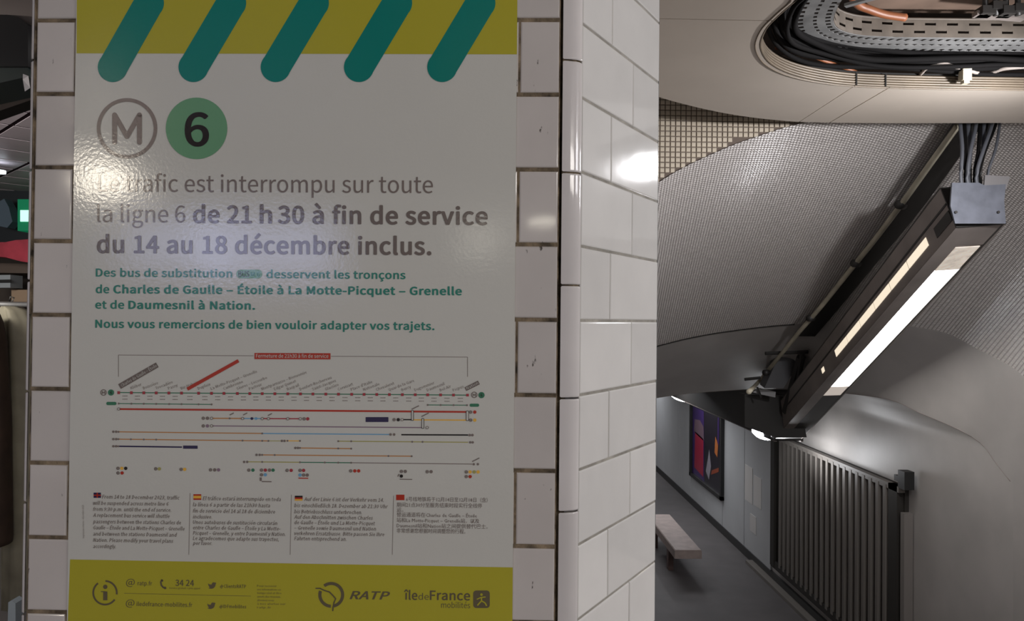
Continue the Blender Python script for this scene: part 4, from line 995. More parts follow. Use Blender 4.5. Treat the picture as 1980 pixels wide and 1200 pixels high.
ê	554	312,-13,-145,0,73,0 490,42,-47,-31,-11,20 458,103,11,-20,-41,-27 322,60,53,0,-103,0 142,250,6,-116,122,0 508,250,-122,0,2,14 512,302,0,-20,0,155 295,557,139,0,-124,0 52,271,0,177,0,-179	141,315,97,0,11,108 297,484,-77,0,85,0 432,315,0,110,-97,0	122,671,42,52,13,-12 161,635,-13,12,44,42 292,761,-44,-42,2,0 297,761,-2,0,44,-42 428,635,-44,42,13,12 468,671,-13,-12,-43,52 340,827,43,-52,-30,0 249,827,30,0,-42,-52
í	275	92,0,0,181,31,0 184,0,-31,0,0,181 184,543,0,-181,-31,0 92,543,31,0,0,-181	123,640,-16,15,58,57 298,812,-58,-57,-22,20 233,872,22,-20,-53,-62 75,686,53,62,16,-15
î	275	92,0,0,181,31,0 184,0,-31,0,0,181 184,543,0,-181,-31,0 92,543,31,0,0,-181	-35,671,42,52,13,-12 4,635,-13,12,44,42 136,761,-44,-42,1,0 140,761,-1,0,44,-42 272,635,-44,42,13,12 311,671,-13,-12,-42,52 184,827,42,-52,-31,0 92,827,31,0,-42,-52
ó	606	303,-13,-133,0,133,0 554,271,0,-180,0,181 303,557,133,0,-133,0 52,271,0,181,0,-180	303,63,94,0,-94,0 146,271,0,-125,0,125 303,480,-94,0,94,0 461,271,0,125,0,-125	286,640,-16,15,59,57 462,812,-59,-57,-21,20 398,872,21,-20,-53,-62 239,686,53,62,16,-15
ü	607	251,-13,-115,0,74,0 430,85,-51,-59,1,0 433,85,-1,0,2,-28 440,0,-2,28,25,0 516,0,-25,0,0,181 516,543,0,-181,-30,0 425,543,30,0,0,-128 425,158,0,128,-52,-64 278,66,56,0,-72,0 176,210,0,-101,0,111 176,543,0,-111,-31,0 84,543,31,0,0,-115 84,199,0,115,0,-139	195,657,-31,0,32,0 251,712,0,-31,0,31 195,767,32,0,-31,0 140,712,0,31,0,-31	410,657,-31,0,32,0 466,712,0,-31,0,31 410,767,32,0,-31,0 355,712,0,31,0,-31
–	536	46,250,0,21,148,0 490,250,-148,0,0,21 490,312,0,-21,-148,0 46,312,148,0,0,-21
 	224"""
pb = fp(565, 1290)
post = empty('traffic_notice', pb, 'large white and lime metro traffic notice stuck on the tiled pillar', 'poster')
P_WHITE = print_mat('print_white', (136, 136, 131), 2.7)
P_LIME = print_mat('print_lime', (112, 107, 30))
P_TEAL = print_mat('print_teal', (4, 78, 71))
P_GREY = print_mat('print_grey', (84, 76, 72), 2.4)
P_GREYL = print_mat('print_light_grey', (92, 84, 80), 2.4)
P_GREEN = print_mat('print_green', (68, 104, 78), 2.7)
P_INK = print_mat('print_ink', (24, 20, 19), 1.6)
P_TTEAL = print_mat('print_text_teal', (26, 92, 80), 2.3)
P_RED = print_mat('print_red', (132, 38, 26), 2.1)
P_DRED = print_mat('print_dark_red', (112, 34, 42), 2.5)
P_ORANGE = print_mat('print_orange', (140, 98, 56), 2.1)
P_YEL = print_mat('print_yellow', (165, 128, 48), 2.4)
P_OLIVE = print_mat('print_olive', (118, 114, 64), 2.4)
P_BLUE = print_mat('print_blue', (74, 112, 138), 2.5)
P_NAVY = print_mat('print_navy', (34, 28, 60), 1.8)
P_LILAC = print_mat('print_lilac', (92, 76, 88), 2.5)
P_DGREEN = print_mat('print_dark_green', (36, 84, 62), 2.3)
P_BOLD = print_mat('print_dark_text', (80, 72, 68), 2.2)
P_FOOT = print_mat('print_footer', (70, 64, 48), 2.4)
LAY = 0.0006
cnr = [(149, -90), (1001, -90), (990, 1290), (128, 1290)]
fr_, bk_ = [fp(a, b, 0.0018) for a, b in cnr], [fp(a, b, 0.0004) for a, b in cnr]
MB().add(fr_ + bk_, [(0, 1, 2, 3), (7, 6, 5, 4), (0, 4, 5, 1), (1, 5, 6, 2), (2, 6, 7, 3), (3, 7, 4, 0)]).build('sheet', P_WHITE, post)


def flat(name, polys, m, layer=1, parent=None):
    vs, fs = [], []
    for pl in polys:
        n0 = len(vs)
        o_ = 0.0018 + 0.00025 * layer + (n0 // 4 % 5) * 0.00004
        vs += [fp(a, b, o_) for a, b in pl]
        fs.append(list(range(n0, n0 + len(pl))))
    return mk(name, vs, fs, m, parent or post)


def circ(cx, cy, r, n=24): return [(cx + r * math.cos(2 * math.pi * i / n), cy + r * math.sin(2 * math.pi * i / n)) for i in range(n)]


def stroke(pts, wd, cap=False):
    """polygons (quads) of a polyline of width wd"""
    out = []
    for (x0, y0), (x1, y1) in zip(pts, pts[1:]):
        dx, dy = x1 - x0, y1 - y0
        L = math.hypot(dx, dy)
        if L < 1e-6: continue
        nx, ny = -dy / L * wd / 2, dx / L * wd / 2
        out.append([(x0 + nx, y0 + ny), (x1 + nx, y1 + ny), (x1 - nx, y1 - ny), (x0 - nx, y0 - ny)])
    if cap:
        for p in (pts if cap == 'all' else (pts[0], pts[-1])): out.append(circ(p[0], p[1], wd / 2, 12))
    return out


def ringp(cx, cy, r0, r1, a0=0, a1=360, n=40):
    out = []
    for i in range(n):
        t0, t1 = math.radians(a0 + (a1 - a0) * i / n), math.radians(a0 + (a1 - a0) * (i + 1) / n)
        out.append([(cx + r0 * math.cos(t0), cy + r0 * math.sin(t0)), (cx + r1 * math.cos(t0), cy + r1 * math.sin(t0)), (cx + r1 * math.cos(t1), cy + r1 * math.sin(t1)), (cx + r0 * math.cos(t1), cy + r0 * math.sin(t1))])
    return out


def rrect(x0, y0, x1, y1, r, n=5):
    p = []
    for cx, cy, a in ((x1 - r, y1 - r, 0), (x0 + r, y1 - r, 90), (x0 + r, y0 + r, 180), (x1 - r, y0 + r, 270)):
        for i in range(n + 1):
            t = math.radians(a + 90 * i / n)
            p.append((cx + r * math.cos(t), cy + r * math.sin(t)))
    return p


GL = {}
for ln in GLYPHS.split('\n'):
    q_ = ln.split('\t')
    GL[q_[0]] = (int(q_[1]) / 1000, [[[int(n_) / 1000 for n_ in p_.split(',')] for p_ in sp.split(' ')] for sp in q_[2:]])


def text_mesh(s, bold, shear, res):
    """flat filled letter outlines; wide scripts outside the table use the built-in text object"""
    dims = all(ch in GL for ch in s)
    if dims:
        cu = bpy.data.curves.new('t', 'CURVE')
        cu.dimensions = '2D'
        cu.fill_mode = 'FRONT'
        cu.resolution_u = res
        x = 0.0
        for ch in s:
            adv, sps = GL[ch]
            for sp in sps:
                b = cu.splines.new('BEZIER')
                b.bezier_points.add(len(sp) - 1)
                b.use_cyclic_u = True
                for bp_, p_ in zip(b.bezier_points, sp):
                    bp_.handle_left_type = bp_.handle_right_type = 'FREE'
                    bp_.co = (x + p_[0] + shear * p_[1], p_[1], 0)
                    bp_.handle_left = (x + p_[0] + p_[2] + shear * (p_[1] + p_[3]), p_[1] + p_[3], 0)
                    bp_.handle_right = (x + p_[0] + p_[4] + shear * (p_[1] + p_[5]), p_[1] + p_[5], 0)
            x += adv + max(0, bold) * 1.2
    else:
        cu = bpy.data.curves.new('t', 'FONT')
        cu.body = s
        cu.size = 1.0
        cu.shear = shear
        cu.resolution_u = res
        cu.fill_mode = 'FRONT'
    ob = bpy.data.objects.new('t', cu)
    C.objects.link(ob)
    bpy.context.view_layer.update()
    dg = bpy.context.evaluated_depsgraph_get()
    me = bpy.data.meshes.new_from_object(ob.evaluated_get(dg))
    vs = [v.co.copy() for v in me.vertices]
    fs = [list(p.vertices) for p in me.polygons]
    bpy.data.objects.remove(ob)
    bpy.data.curves.remove(cu)
    bpy.data.meshes.remove(me)
    return vs, fs


def text(s, p0, p1, cap, m, bold=0.0, shear=0.0, layer=2, name='text_line', res=3, parent=None, natural=None):
    vs, fs = text_mesh(s, bold, shear, res)
    if not vs: return None
    lay = [0] * len(vs)
    if bold > 0.001 and s[0] in GL:
        v0, f0 = vs, fs
        vs, fs, lay = [], [], []
        n_ = 8 if bold > 0.015 else 4
        for k in range(n_):
            a_ = 2 * math.pi * (k + .5) / n_
            d_ = Vector((math.cos(a_) * bold, math.sin(a_) * bold * 0.8, 0))
            fs += [[i + len(vs) for i in f] for f in f0]
            vs += [v + d_ for v in v0]
            lay += [k] * len(v0)
    xa, xb = min(v.x for v in vs), max(v.x for v in vs)
    CAPH = 0.733 if s[0] in GL else 0.729
    if natural is not None:      # natural width, p1 gives the direction
        L = cap / CAPH * (xb - xa) * natural
        d = Vector((p1[0] - p0[0], p1[1] - p0[1])).normalized()
        p1 = (p0[0] + d.x * L, p0[1] + d.y * L)
    dx, dy = p1[0] - p0[0], p1[1] - p0[1]
    L = math.hypot(dx, dy)
    ux, uy = dx / L, dy / L
    out = []
    for v, k_ in zip(vs, lay):
        t = (v.x - xa) / (xb - xa) * L
        h2 = v.y * cap / CAPH
        out.append(fp(p0[0] + ux * t + uy * h2, p0[1] + uy * t - ux * h2, 0.0018 + 0.00025 * layer + 0.00002 * k_))
    # faces should look at the camera
    return mk(name, out, fs, m, parent or post)


# bands
flat('top_band', [[(149, -90), (1001, -90), (999.5, 105), (148, 103)]], P_LIME)
flat('bottom_band', [[(135.5, 1081), (991.5, 1096.5), (990, 1290), (128, 1290)]], P_LIME)
for (bx, tx) in ((218, 288), (374, 447), (533, 607), (694, 768), (855, 929)):
    y0 = 129.5
    flat('teal_stripe', stroke([(bx, y0), (tx, 6)], 57) + [circ(bx, y0, 29.0, 40)] + [circ(tx, 6, 29, 40)], P_TEAL, 2)
# line emblems
em = flat('metro_emblem', ringp(245.5, 248, 51.5, 58.5, n=56), P_GREYL, 2)
flat('letter_m', stroke([(221.5, 275), (221.5, 222), (245.5, 264), (269.5, 222), (269.5, 275)], 9.5, 'all'), P_GREYL, 2, em)
dsc = flat('line_disc', [circ(380, 248, 59.5, 56)], P_GREEN, 2)
text('6', (357, 281), (404, 281), 62, P_INK, 0.022, layer=3, name='numeral', res=8, parent=dsc)
# headline
text('Le trafic est interrompu sur toute', (190, 370), (837, 373), 32.5, P_GREY, -0.003, res=6)
text('la ligne 6', (188, 429), (358, 430), 32.5, P_GREY, -0.003, res=6)
for s_, xa_, xb_ in (('de 21', 373, 487), ('h', 502, 526), ('30', 537, 588), ('à fin de service', 604, 943)):
    text(s_, (xa_, 430 + (xa_ - 373) * .007), (xb_, 430 + (xb_ - 373) * .007), 32.5, P_BOLD, 0.034, res=6)
text('du 14 au 18 décembre inclus.', (187, 488), (834, 492), 32.5, P_BOLD, 0.034, res=6)
text('Des bus de substitution', (185, 534), (449, 536), 14.8, P_TTEAL, 0.028, res=4)
pill = flat('bus_pill', [rrect(457, 521, 507, 538, 8)], P_GREEN, 2)
text('BUS', (461, 535), (482, 535), 11, P_INK, 0.01, layer=3, parent=pill, name='pill_text')
text('M 6', (485, 534.5), (502, 534.5), 9, P_TTEAL, 0.01, layer=3, parent=pill, name='pill_text')
text('desservent les tronçons', (515, 537), (784, 539), 14.8, P_TTEAL, 0.028, res=4)
text('de', (185, 566), (211, 566.3), 14.8, P_TTEAL, 0.028, res=4)
text('Charles de Gaulle – Étoile à La Motte-Picquet – Grenelle', (219, 566.3), (893, 570), 14.8, P_TTEAL, 0.040, res=4)
text('et de', (184, 596), (240, 596.3), 14.8, P_TTEAL, 0.028, res=4)
text('Daumesnil à Nation.', (248, 596.4), (493, 598), 14.8, P_TTEAL, 0.040, res=4)
text('Nous vous remercions de bien vouloir adapter vos trajets.', (184, 633), (840, 637.5), 14.8, P_TTEAL, 0.032, res=4)


# route map
def my(x, y0, y1, x0=229.0, x1=905.0): return y0 + (y1 - y0) * (x - x0) / (x1 - x0)


flat('closure_bracket', stroke([(229, 728), (229, 686), (490, 687.5)], 1.1), P_GREYL, 1)
flat('closure_bracket', stroke([(640, 688.5), (904, 690), (904, 728)], 1.1), P_GREYL, 1)
cl = flat('closure_label', [[(492, 682), (639, 682.5), (639, 694.5), (492, 694)]], P_RED, 2)
text('Fermeture de 21h30 à fin de service', (495, 691), (635, 691.5), 6.8, P_WHITE, 0.005, layer=3, parent=cl, name='label_text')
sx = [229.5, 254, 278, 302, 326.5, 351, 384, 409, 433, 459, 483, 507, 531.5, 556.5, 581, 605, 630, 654.5, 680, 704, 728.5, 753, 778, 803, 827, 852, 877, 904]
names = ['', 'Kléber', 'Boissière', 'Trocadéro', 'Passy', 'Bir-Hakeim', 'Dupleix', 'La Motte-Picquet – Grenelle', 'Cambronne', 'Sèvres – Lecourbe', 'Pasteur', 'Montparnasse – Bienvenüe', 'Edgar Quinet', 'Raspail', 'Denfert-Rochereau', 'Saint-Jacques', 'Glacière', 'Corvisart', "Place d'Italie", 'Nationale', 'Chevaleret', 'Quai de la Gare', 'Bercy', 'Dugommier', 'Daumesnil', 'Bel-Air', 'Picpus', '']
flat('route_line', stroke([(229, 758.5), (904, 763.5)], 1.8), P_DGREEN, 1)
flat('station_dots', [[(x - 2.6, my(x, 756, 761)), (x + 2.6, my(x, 756, 761)), (x + 2.6, my(x, 761.5, 766)), (x - 2.6, my(x, 761.5, 766))] for x in sx], P_DRED, 2)
ang = math.radians(31)
for x, s in zip(sx, names):
    if not s: continue
    yb_ = my(x, 752.5, 757)
    text(s, (x - 0.5, yb_), (x + math.cos(ang), yb_ - math.sin(ang)), 5.6, P_GREYL, 0.0, res=1, name='station_name', natural=0.98)
gl = flat('terminus_label', stroke([(231, 747), (304, 705)], 10.5), P_BOLD, 2)
text('Charles de Gaulle – Étoile', (235.5, 748), (304, 708.5), 6, P_WHITE, 0.0, layer=3, parent=gl, res=1, name='label_text')
gl = flat('terminus_label', stroke([(900, 752), (926, 739)], 8), P_BOLD, 2)
text('Nation', (903, 753), (925, 742), 5.4, P_WHITE, 0.0, layer=3, parent=gl, res=1, name='label_text')
gl = flat('closed_station_label', stroke([(362, 752), (461, 697)], 6.5), P_RED, 3)
# travel times under the line
tm = []
for a, b in zip(sx, sx[1:]):
    cxx = (a + b) / 2
    for dy in (765.2, 771.2):
        yy = my(cxx, dy, dy + 4.6)
        for q in range(4):
            tm.append([(cxx - 5 + q * 2.6, yy - 0.8), (cxx - 3.3 + q * 2.6, yy - 0.8), (cxx - 3.3 + q * 2.6, yy + 0.8), (cxx - 5 + q * 2.6, yy + 0.8)])
flat('travel_times', tm, P_GREYL, 1)
mi = flat('small_emblem', ringp(200, 758.5, 4.6, 6.2, n=20) + stroke([(197.6, 761.5), (197.6, 756), (200, 759.8), (202.4, 756), (202.4, 761.5)], 1.3), P_GREY, 2)
mi = flat('small_emblem', ringp(917, 763, 4.6, 6.2, n=20) + stroke([(914.6, 766), (914.6, 760.5), (917, 764.3), (919.4, 760.5), (919.4, 766)], 1.3), P_GREY, 2)
for cx_, cy_ in ((214.5, 758.5), (931, 763.5)):
    d_ = flat('small_disc', [circ(cx_, cy_, 6, 20)], P_DGREEN, 2)
    text('6', (cx_ - 2, cy_ + 3), (cx_ + 2, cy_ + 3), 6, P_INK, 0.01, layer=3, parent=d_, res=1, name='numeral')


def rl(x0, y0, x1, y1, wd, m, dots=(), name='route_line'):
    flat(name, stroke([(x0, y0), (x1, y1)], wd), m, 1)
    if dots:
        flat('stop_dots', [circ(x, y0 + (y1 - y0) * (x - x0) / (x1 - x0), 1.9, 10) for x in dots], P_GREY, 2)


rl(229, 779.8, 409, 781.5, 1.6, P_DGREEN, (229.5, 254, 278, 302, 327, 351, 384, 409))
rl(827, 782.5, 904, 783, 1.6, P_DGREEN, (827, 852, 877, 903))
flat('bus_pill', [rrect(205.5, 776.5, 225, 782.8, 3)], P_DGREEN, 2)
flat('bus_pill', [rrect(908, 780, 926.5, 786, 3)], P_DGREEN, 2)
rl(230, 790.5, 902, 796, 3.6, P_RED)
rl(409, 808.3, 469, 808.6, 2.2, P_ORANGE, (444,))
rl(470, 808.6, 505, 808.8, 2.0, P_BLUE)
rl(506, 808.8, 581, 809.2, 2.2, P_DRED)
rl(409, 823.0, 818, 826.3, 2.0, P_LILAC)
rl(777, 810.8, 797, 811, 2.4, P_INK)
rl(799, 811.3, 903, 811.8, 2.4, P_YEL)
rl(222, 834.4, 507, 837.6, 2.0, P_ORANGE, (229, 507))
rl(507, 837.6, 753, 839.6, 2.0, P_BLUE)
rl(776, 840, 905, 840.6, 2.8, P_INK)
rl(222, 848.6, 519, 852, 2.0, P_ORANGE, (229, 253, 278, 302, 469, 507, 519))
rl(520, 852, 545, 852, 1.4, P_OLIVE)
rl(553, 851.8, 580, 852, 1.8, P_YEL, (556, 580))
rl(654, 852.6, 905, 854.6, 1.8, P_OLIVE, (654, 679, 797, 817))
rl(222, 862.3, 352, 864, 2.8, P_NAVY, (229,))
flat('route_tag', [[(354, 861), (382, 861.2), (382, 867.2), (354, 867)]], P_NAVY, 2)
rl(577, 865.6, 680, 867, 2.0, P_ORANGE, (580, 654, 679))
rl(503, 879, 797, 881.6, 2.0, P_ORANGE, (507, 531, 751, 796))
rl(478, 892.4, 580, 893.3, 1.8, P_OLIVE, (507, 580))
rl(580, 893.3, 680, 894.2, 1.8, P_DGREEN, (628, 654, 679))
rl(680, 894.2, 913, 896.8, 1.6, P_GREYL)
flat('route_tag', [rrect(707, 806, 751, 815.5, 1)], P_NAVY, 2)
# interchange rings and links
rg = []
for x, y in ((229.3, 790.3), (409, 808.3), (469, 808.7), (507, 809), (519, 809), (556.5, 809.2), (580.5, 809.2), (777.5, 811), (409, 823), (826, 826.2)):
    flat('interchange', [circ(x, y, 2.7, 14)], P_WHITE, 3)
    rg += ringp(x, y, 1.9, 3.0, n=12)
flat('interchange_rings', rg, P_GREY, 4)
for x0_, y0_, x1_, y1_ in ((795, 792.5, 800, 813), (815, 808, 820, 828.5), (901, 793.5, 906.5, 813.5)):
    b_ = flat('interchange_link', [rrect(x0_, y0_, x1_, y1_, 2)], P_INK, 3)
    flat('link_fill', [rrect(x0_ + 1, y0_ + 1, x1_ - 1, y1_ - 1, 1.4)], P_WHITE, 4, b_)


# small line marks (M rings and coloured discs)
def marks(lst, y, r=3.3):
    for x, m_ in lst:
        if m_ is None:
            flat('line_mark', ringp(x, y, r * 0.55, r, n=12) + [[(x - 1.2, y - 1), (x + 1.2, y - 1), (x + 1.2, y + 1), (x - 1.2, y + 1)]], P_GREY, 2)
        else:
            flat('line_mark', [circ(x, y, r, 12)], m_, 2)


marks([(393, None), (401, P_GREY)], 808.2)
marks([(393, None), (401, P_LILAC)], 823)
marks([(487, P_NAVY), (495, P_BLUE)], 808.8, 2.8)
marks([(588, None), (595, P_DRED)], 809.4)
marks([(762, None), (770, P_INK)], 811)
marks([(910, None), (918, P_RED)], 796.3)
marks([(910, None), (918, P_YEL)], 811.8)
marks([(755, None), (762, P_GREY)], 839.6, 2.6)
marks([(908, None), (913.5, P_GREY)], 840.8, 2.6)
marks([(219, None), (224.5, P_GREY)], 834.3, 2.4)
marks([(219, None), (224.5, P_GREY)], 848.6, 2.4)
marks([(219, None), (224.5, P_GREY)], 862.3, 2.4)
marks([(545, None), (550, P_GREY)], 852, 2.4)
marks([(909, None), (914, P_GREY)], 854.8, 2.4)
marks([(571, None), (576, P_GREY)], 865.6, 2.4)
marks([(496, None), (502, P_GREY)], 879, 2.4)
marks([(472, None), (478, P_GREY)], 892.6, 2.4)
marks([(916, None), (924, P_GREY)], 897, 2.4)
marks([(228, None), (235.5, P_YEL), (243, P_INK)], 905)
marks([(228, None), (236, P_RED)], 914)
marks([(301, None), (308, P_OLIVE)], 906)
marks([(350, None), (357, P_YEL)], 907)
marks([(407, None), (415, P_GREY), (422.5, P_LILAC)], 908)
marks([(481, None), (489, P_DGREEN)], 908.5)
marks([(505.5, None), (513, P_DRED), (521, P_GREY), (528, P_DGREEN)], 908.5)
marks([(505.5, None), (513, P_BLUE)], 917.5)
marks([(555, None), (563, P_DRED)], 909)
marks([(580, None), (587, P_DRED)], 909)
marks([(580, P_BLUE), (587, None), (594, P_GREY)], 918)
marks([(678, None), (686, P_RED), (693.5, P_RED)], 910)
marks([(776, None), (783.5, P_GREY)], 911)
marks([(776, P_INK)], 920)
marks([(826, None), (833.5, P_GREY)], 911.5)
marks([(901.5, None), (909, P_YEL), (917, P_OLIVE), (924.5, P_YEL)], 912)
marks([(901.5, None), (909, P_RED)], 921)
for (a, b, wd_) in (((502, 926), (506, 926), 7), ((506, 930.5), (525, 930.8), 2), ((577, 924), (596, 924.3), 2), ((769, 921), (772, 916), 2), ((773, 926), (797, 926.5), 1.6)):
    flat('map_note', stroke([a, b], wd_), P_GREY if wd_ != 2 or a[0] != 577 else P_RED, 2)
for (x, y) in ((444, 801), (470, 801), (518, 802), (796, 790), (815, 804), (913, 891)):
    flat('map_note', stroke([(x, y + 1), (x + (8 if x < 700 else 14), y + (-3 if x < 700 else -6))], 2.0), P_GREY, 2)

# translations
SH = 0.22
E_ = [('From 14 to 18 December 2023, traffic', 197, 347, 963.5), ('will be suspended across metro line 6', 180, 326, 975.5), ('from 9:30 p.m. until the end of service.', 180, 331, 987.3),
      ('A replacement bus service will shuttle', 180, 328, 999), ('passengers between the stations Charles de', 180, 350, 1011.3), ('Gaulle – Étoile and La Motte-Picquet – Grenelle', 180, 357, 1023),
      ('and between the stations Daumesnil and', 180, 342, 1035), ('Nation. Please modify your travel plans', 180, 335, 1047), ('accordingly.', 180, 224, 1059)]
S_ = [('El tráfico estará interrumpido en toda', 392, 543, 966.5), ('la línea 6 a partir de las 21h30 hasta', 373, 522, 978.5), ('fin de servicio del 14 al 18 de diciembre', 373, 532, 990.5), ('inclusive.', 373, 410, 1002),
      ('Unos autobuses de sustitución circularán', 373, 536, 1012.5), ('entre Charles de Gaulle – Étoile y La Motte-', 373, 542, 1023), ('Picquet – Grenelle, y entre Daumesnil y Nation.', 373, 552, 1033.5),
      ('Le agradecemos que adapte sus trayectos,', 373, 539, 1043.5), ('por favor.', 373, 410, 1053)]
G_ = [('Auf der Linie 6 ist der Verkehr vom 14.', 588, 742, 968), ('bis einschließlich 18. Dezember ab 21:30 Uhr', 569, 750, 980), ('bis Betriebsschluss unterbrochen.', 569, 700, 992),
      ('Auf den Abschnitten zwischen Charles', 569, 721, 1002.5), ('de Gaulle – Étoile und La Motte-Picquet', 569, 725, 1013), ('– Grenelle sowie Daumesnil und Nation', 569, 727, 1023.5),
      ('verkehren Ersatzbusse. Bitte passen Sie Ihre', 569, 743, 1034), ('Fahrten entsprechend an.', 569, 670, 1044)]
Z_ = [('6号线地铁将于12月14日至12月18日（含）', 785, 943, 968), ('期间21点30分至服务结束时段实行全线停', 767, 932, 979), ('运。', 767, 780, 988.5), ('替运通道将在Charles de Gaulle – Étoile', 767, 922, 998),
      ('站和La Motte-Picquet – Grenelle站，以及', 767, 927, 1008.5), ('Daumesnil站和Nation站之间提供替代巴士。', 767, 943, 1019), ('非常感谢您根据时间调整您的行程。', 767, 900, 1029)]
for blk, nm in ((E_, 'english_text'), (S_, 'spanish_text'), (G_, 'german_text'), (Z_, 'chinese_text')):
    for s, xa, xb, y in blk:
        text(s, (xa, y), (xb, y + (xb - xa) * 0.0135), 7.2, P_GREY, 0.008 if nm != 'chinese_text' else 0.0, SH if nm != 'chinese_text' else 0, res=1, name=nm)
for x, y0_, y1_ in ((366.5, 953, 1072), (562.5, 956, 1072), (760, 958, 1072)):
    flat('column_rule', stroke([(x + 1, y0_), (x - 1.5, y1_)], 0.9), P_GREYL, 1)
# flags
f1 = flat('british_flag', [[(181, 952), (195, 952), (195, 962), (181, 962)]], P_NAVY, 2)
flat('flag_cross', stroke([(188, 952), (188, 962)], 2.4) + stroke([(181, 957), (195, 957)], 2.4), P_RED, 3, f1)
f2 = flat('spanish_flag', [[(374, 955), (389, 955), (389, 966), (374, 966)]], P_RED, 2)
flat('flag_band', [[(374, 958), (389, 958), (389, 963), (374, 963)]], P_YEL, 3, f2)
f3 = flat('german_flag', [[(570, 958), (585, 958), (585, 961.2), (570, 961.2)]], P_INK, 2)
flat('flag_band', [[(570, 961.2), (585, 961.2), (585, 964.4), (570, 964.4)]], P_RED, 2, f3)
flat('flag_band', [[(570, 964.4), (585, 964.4), (585, 967.6), (570, 967.6)]], P_YEL, 2, f3)
flat('chinese_flag', [[(766, 956), (782, 956), (782, 966.5), (766, 966.5)]], P_RED, 2)
text('Impression interne – décembre 2023', (163, 1040), (162, 976), 3.6, P_GREYL, 0.0, res=1, name='side_text')

# footer
ie = flat('info_emblem', ringp(203, 1145.5, 21.0, 24.5, -88, 8, 24) + ringp(203, 1145.5, 21.0, 24.5, 35, 234, 40), P_FOOT, 2)
flat('letter_i', [circ(203.5, 1134, 4.3, 16), [(199.5, 1143), (207.5, 1143), (207.5, 1160), (199.5, 1160)], [(195, 1142.5), (204, 1142.5), (204, 1144), (195, 1144)]], P_FOOT, 2, ie)
text('@', (243.5, 1131), (260.5, 1131.3), 13, P_FOOT, 0.004, res=3)
text('ratp.fr', (266, 1131), (294, 1131.4), 8.0, P_FOOT, 0.012, res=2)
flat('phone_icon', stroke([(313, 1121), (310.8, 1125), (312, 1131), (315.5, 1135), (320, 1137)], 3.2, 'all') + [circ(313, 1122, 2.6, 10), circ(318.8, 1136, 2.6, 10)], P_FOOT, 2)
text('34 24', (339, 1132), (375, 1132.5), 11.5, P_FOOT, 0.02, res=3)
text('Service gratuit + prix appel', (327, 1138), (387, 1138.8), 3.6, P_FOOT, 0, res=1)
bird = [(0, 3.2), (3.2, 5.4), (7.4, 5.6), (7.6, 3.6), (9.2, 1.6), (11.6, 1.2), (13.4, 2.0), (15.6, 1.2), (15.0, 3.0), (16.6, 2.8), (14.9, 4.9), (14.2, 8.8), (11.6, 12.2), (7.6, 13.8), (3.6, 13.6), (0.4, 12.4), (4.0, 11.6), (1.6, 9.4), (2.6, 9.2), (0.4, 6.6), (1.4, 6.6)]
for bx, by in ((402, 1124), (400.5, 1163)):
    flat('bird_icon', [[(bx + x, by + y) for x, y in bird]], P_FOOT, 2)
text('@ClientsRATP', (425, 1136), (476, 1136.6), 6.6, P_FOOT, 0.014, res=1)
flat('footer_rule', stroke([(240, 1146.5), (485, 1152)], 0.8), P_FOOT, 1)
text('@', (243, 1171), (260, 1171.3), 13, P_FOOT, 0.004, res=3)
text('iledefrance-mobilites.fr', (264, 1171), (372, 1173), 8.0, P_FOOT, 0.012, res=2)
text('@IDFmobilites', (424, 1175), (476, 1175.6), 6.6, P_FOOT, 0.014, res=1)
for k, (s, xe) in enumerate((('Pour recevoir', 535), ('vos informations en', 543), ('temps réel et être', 544), ('averti des travaux,', 543), ('abonnez-vous', 530), ('à nos alertes sur', 552), ('ratp.fr', 524))):
    text(s, (497, 1134 + k * 6.9), (xe, 1134.6 + k * 6.9), 3.8, P_FOOT, 0, res=1)
rt = flat('round_emblem', ringp(640.5, 1149.5, 19.0, 25.0, -128, 78, 40) + ringp(640.5, 1149.5, 19.0, 25.0, 92, 200, 24), P_FOOT, 2)
flat('emblem_river', stroke([(611, 1137), (619, 1137), (627, 1141), (637, 1144), (643, 1150), (649, 1157), (646, 1164), (644, 1173), (643.5, 1180)], 2.4, 'all'), P_FOOT, 3, rt)
text('RATP', (676, 1157.5), (754, 1158.5), 15, P_FOOT, 0.03, 0.28, res=4)
text('île', (781, 1158.5), (807, 1159), 17, P_FOOT, 0.025, res=4)
text('de', (809, 1158.8), (829, 1159), 12, P_FOOT, -0.005, res=3)
text('France', (831, 1159), (909, 1160), 17.5, P_FOOT, 0.025, res=4)
text('mobilités', (853, 1174.5), (909, 1175.3), 11, P_FOOT, -0.002, res=3)
ic = flat('rounded_emblem', [rrect(915, 1141, 947, 1175, 6)], P_FOOT, 2)
flat('walker_figure', [circ(931, 1149, 2.6, 12)] + stroke([(922, 1158), (930, 1154.5), (939, 1153.5)], 2.2) + stroke([(931, 1155), (931, 1161), (923, 1170)], 2.6) + stroke([(931, 1161), (938, 1165), (941, 1171)], 2.6), P_LIME, 3, ic)

# ================================================================== LUMINAIRES
nl, nr = PY(1848, 441, 4.62), PY(1945, 434, 4.62)
fl, fr2 = PY(1499, 848, 9.1), PY(1551, 848, 9.1)
D = ((fl - nl) + (fr2 - nr)).normalized()
W_ = (nr - nl).normalized()
U_ = W_.cross(D).normalized()
if U_.z < 0: U_ = -U_
lum = empty('sloping_luminaire', fl, 'long brown box luminaire with a lit tube, hung down the middle of the sloping vault', 'lamp')
H_ = 0.30
NBL, NBR, FBL, FBR = nl, nr, fl, fr2


def bx(a, b, t):  # lerp
    return a.lerp(b, t)


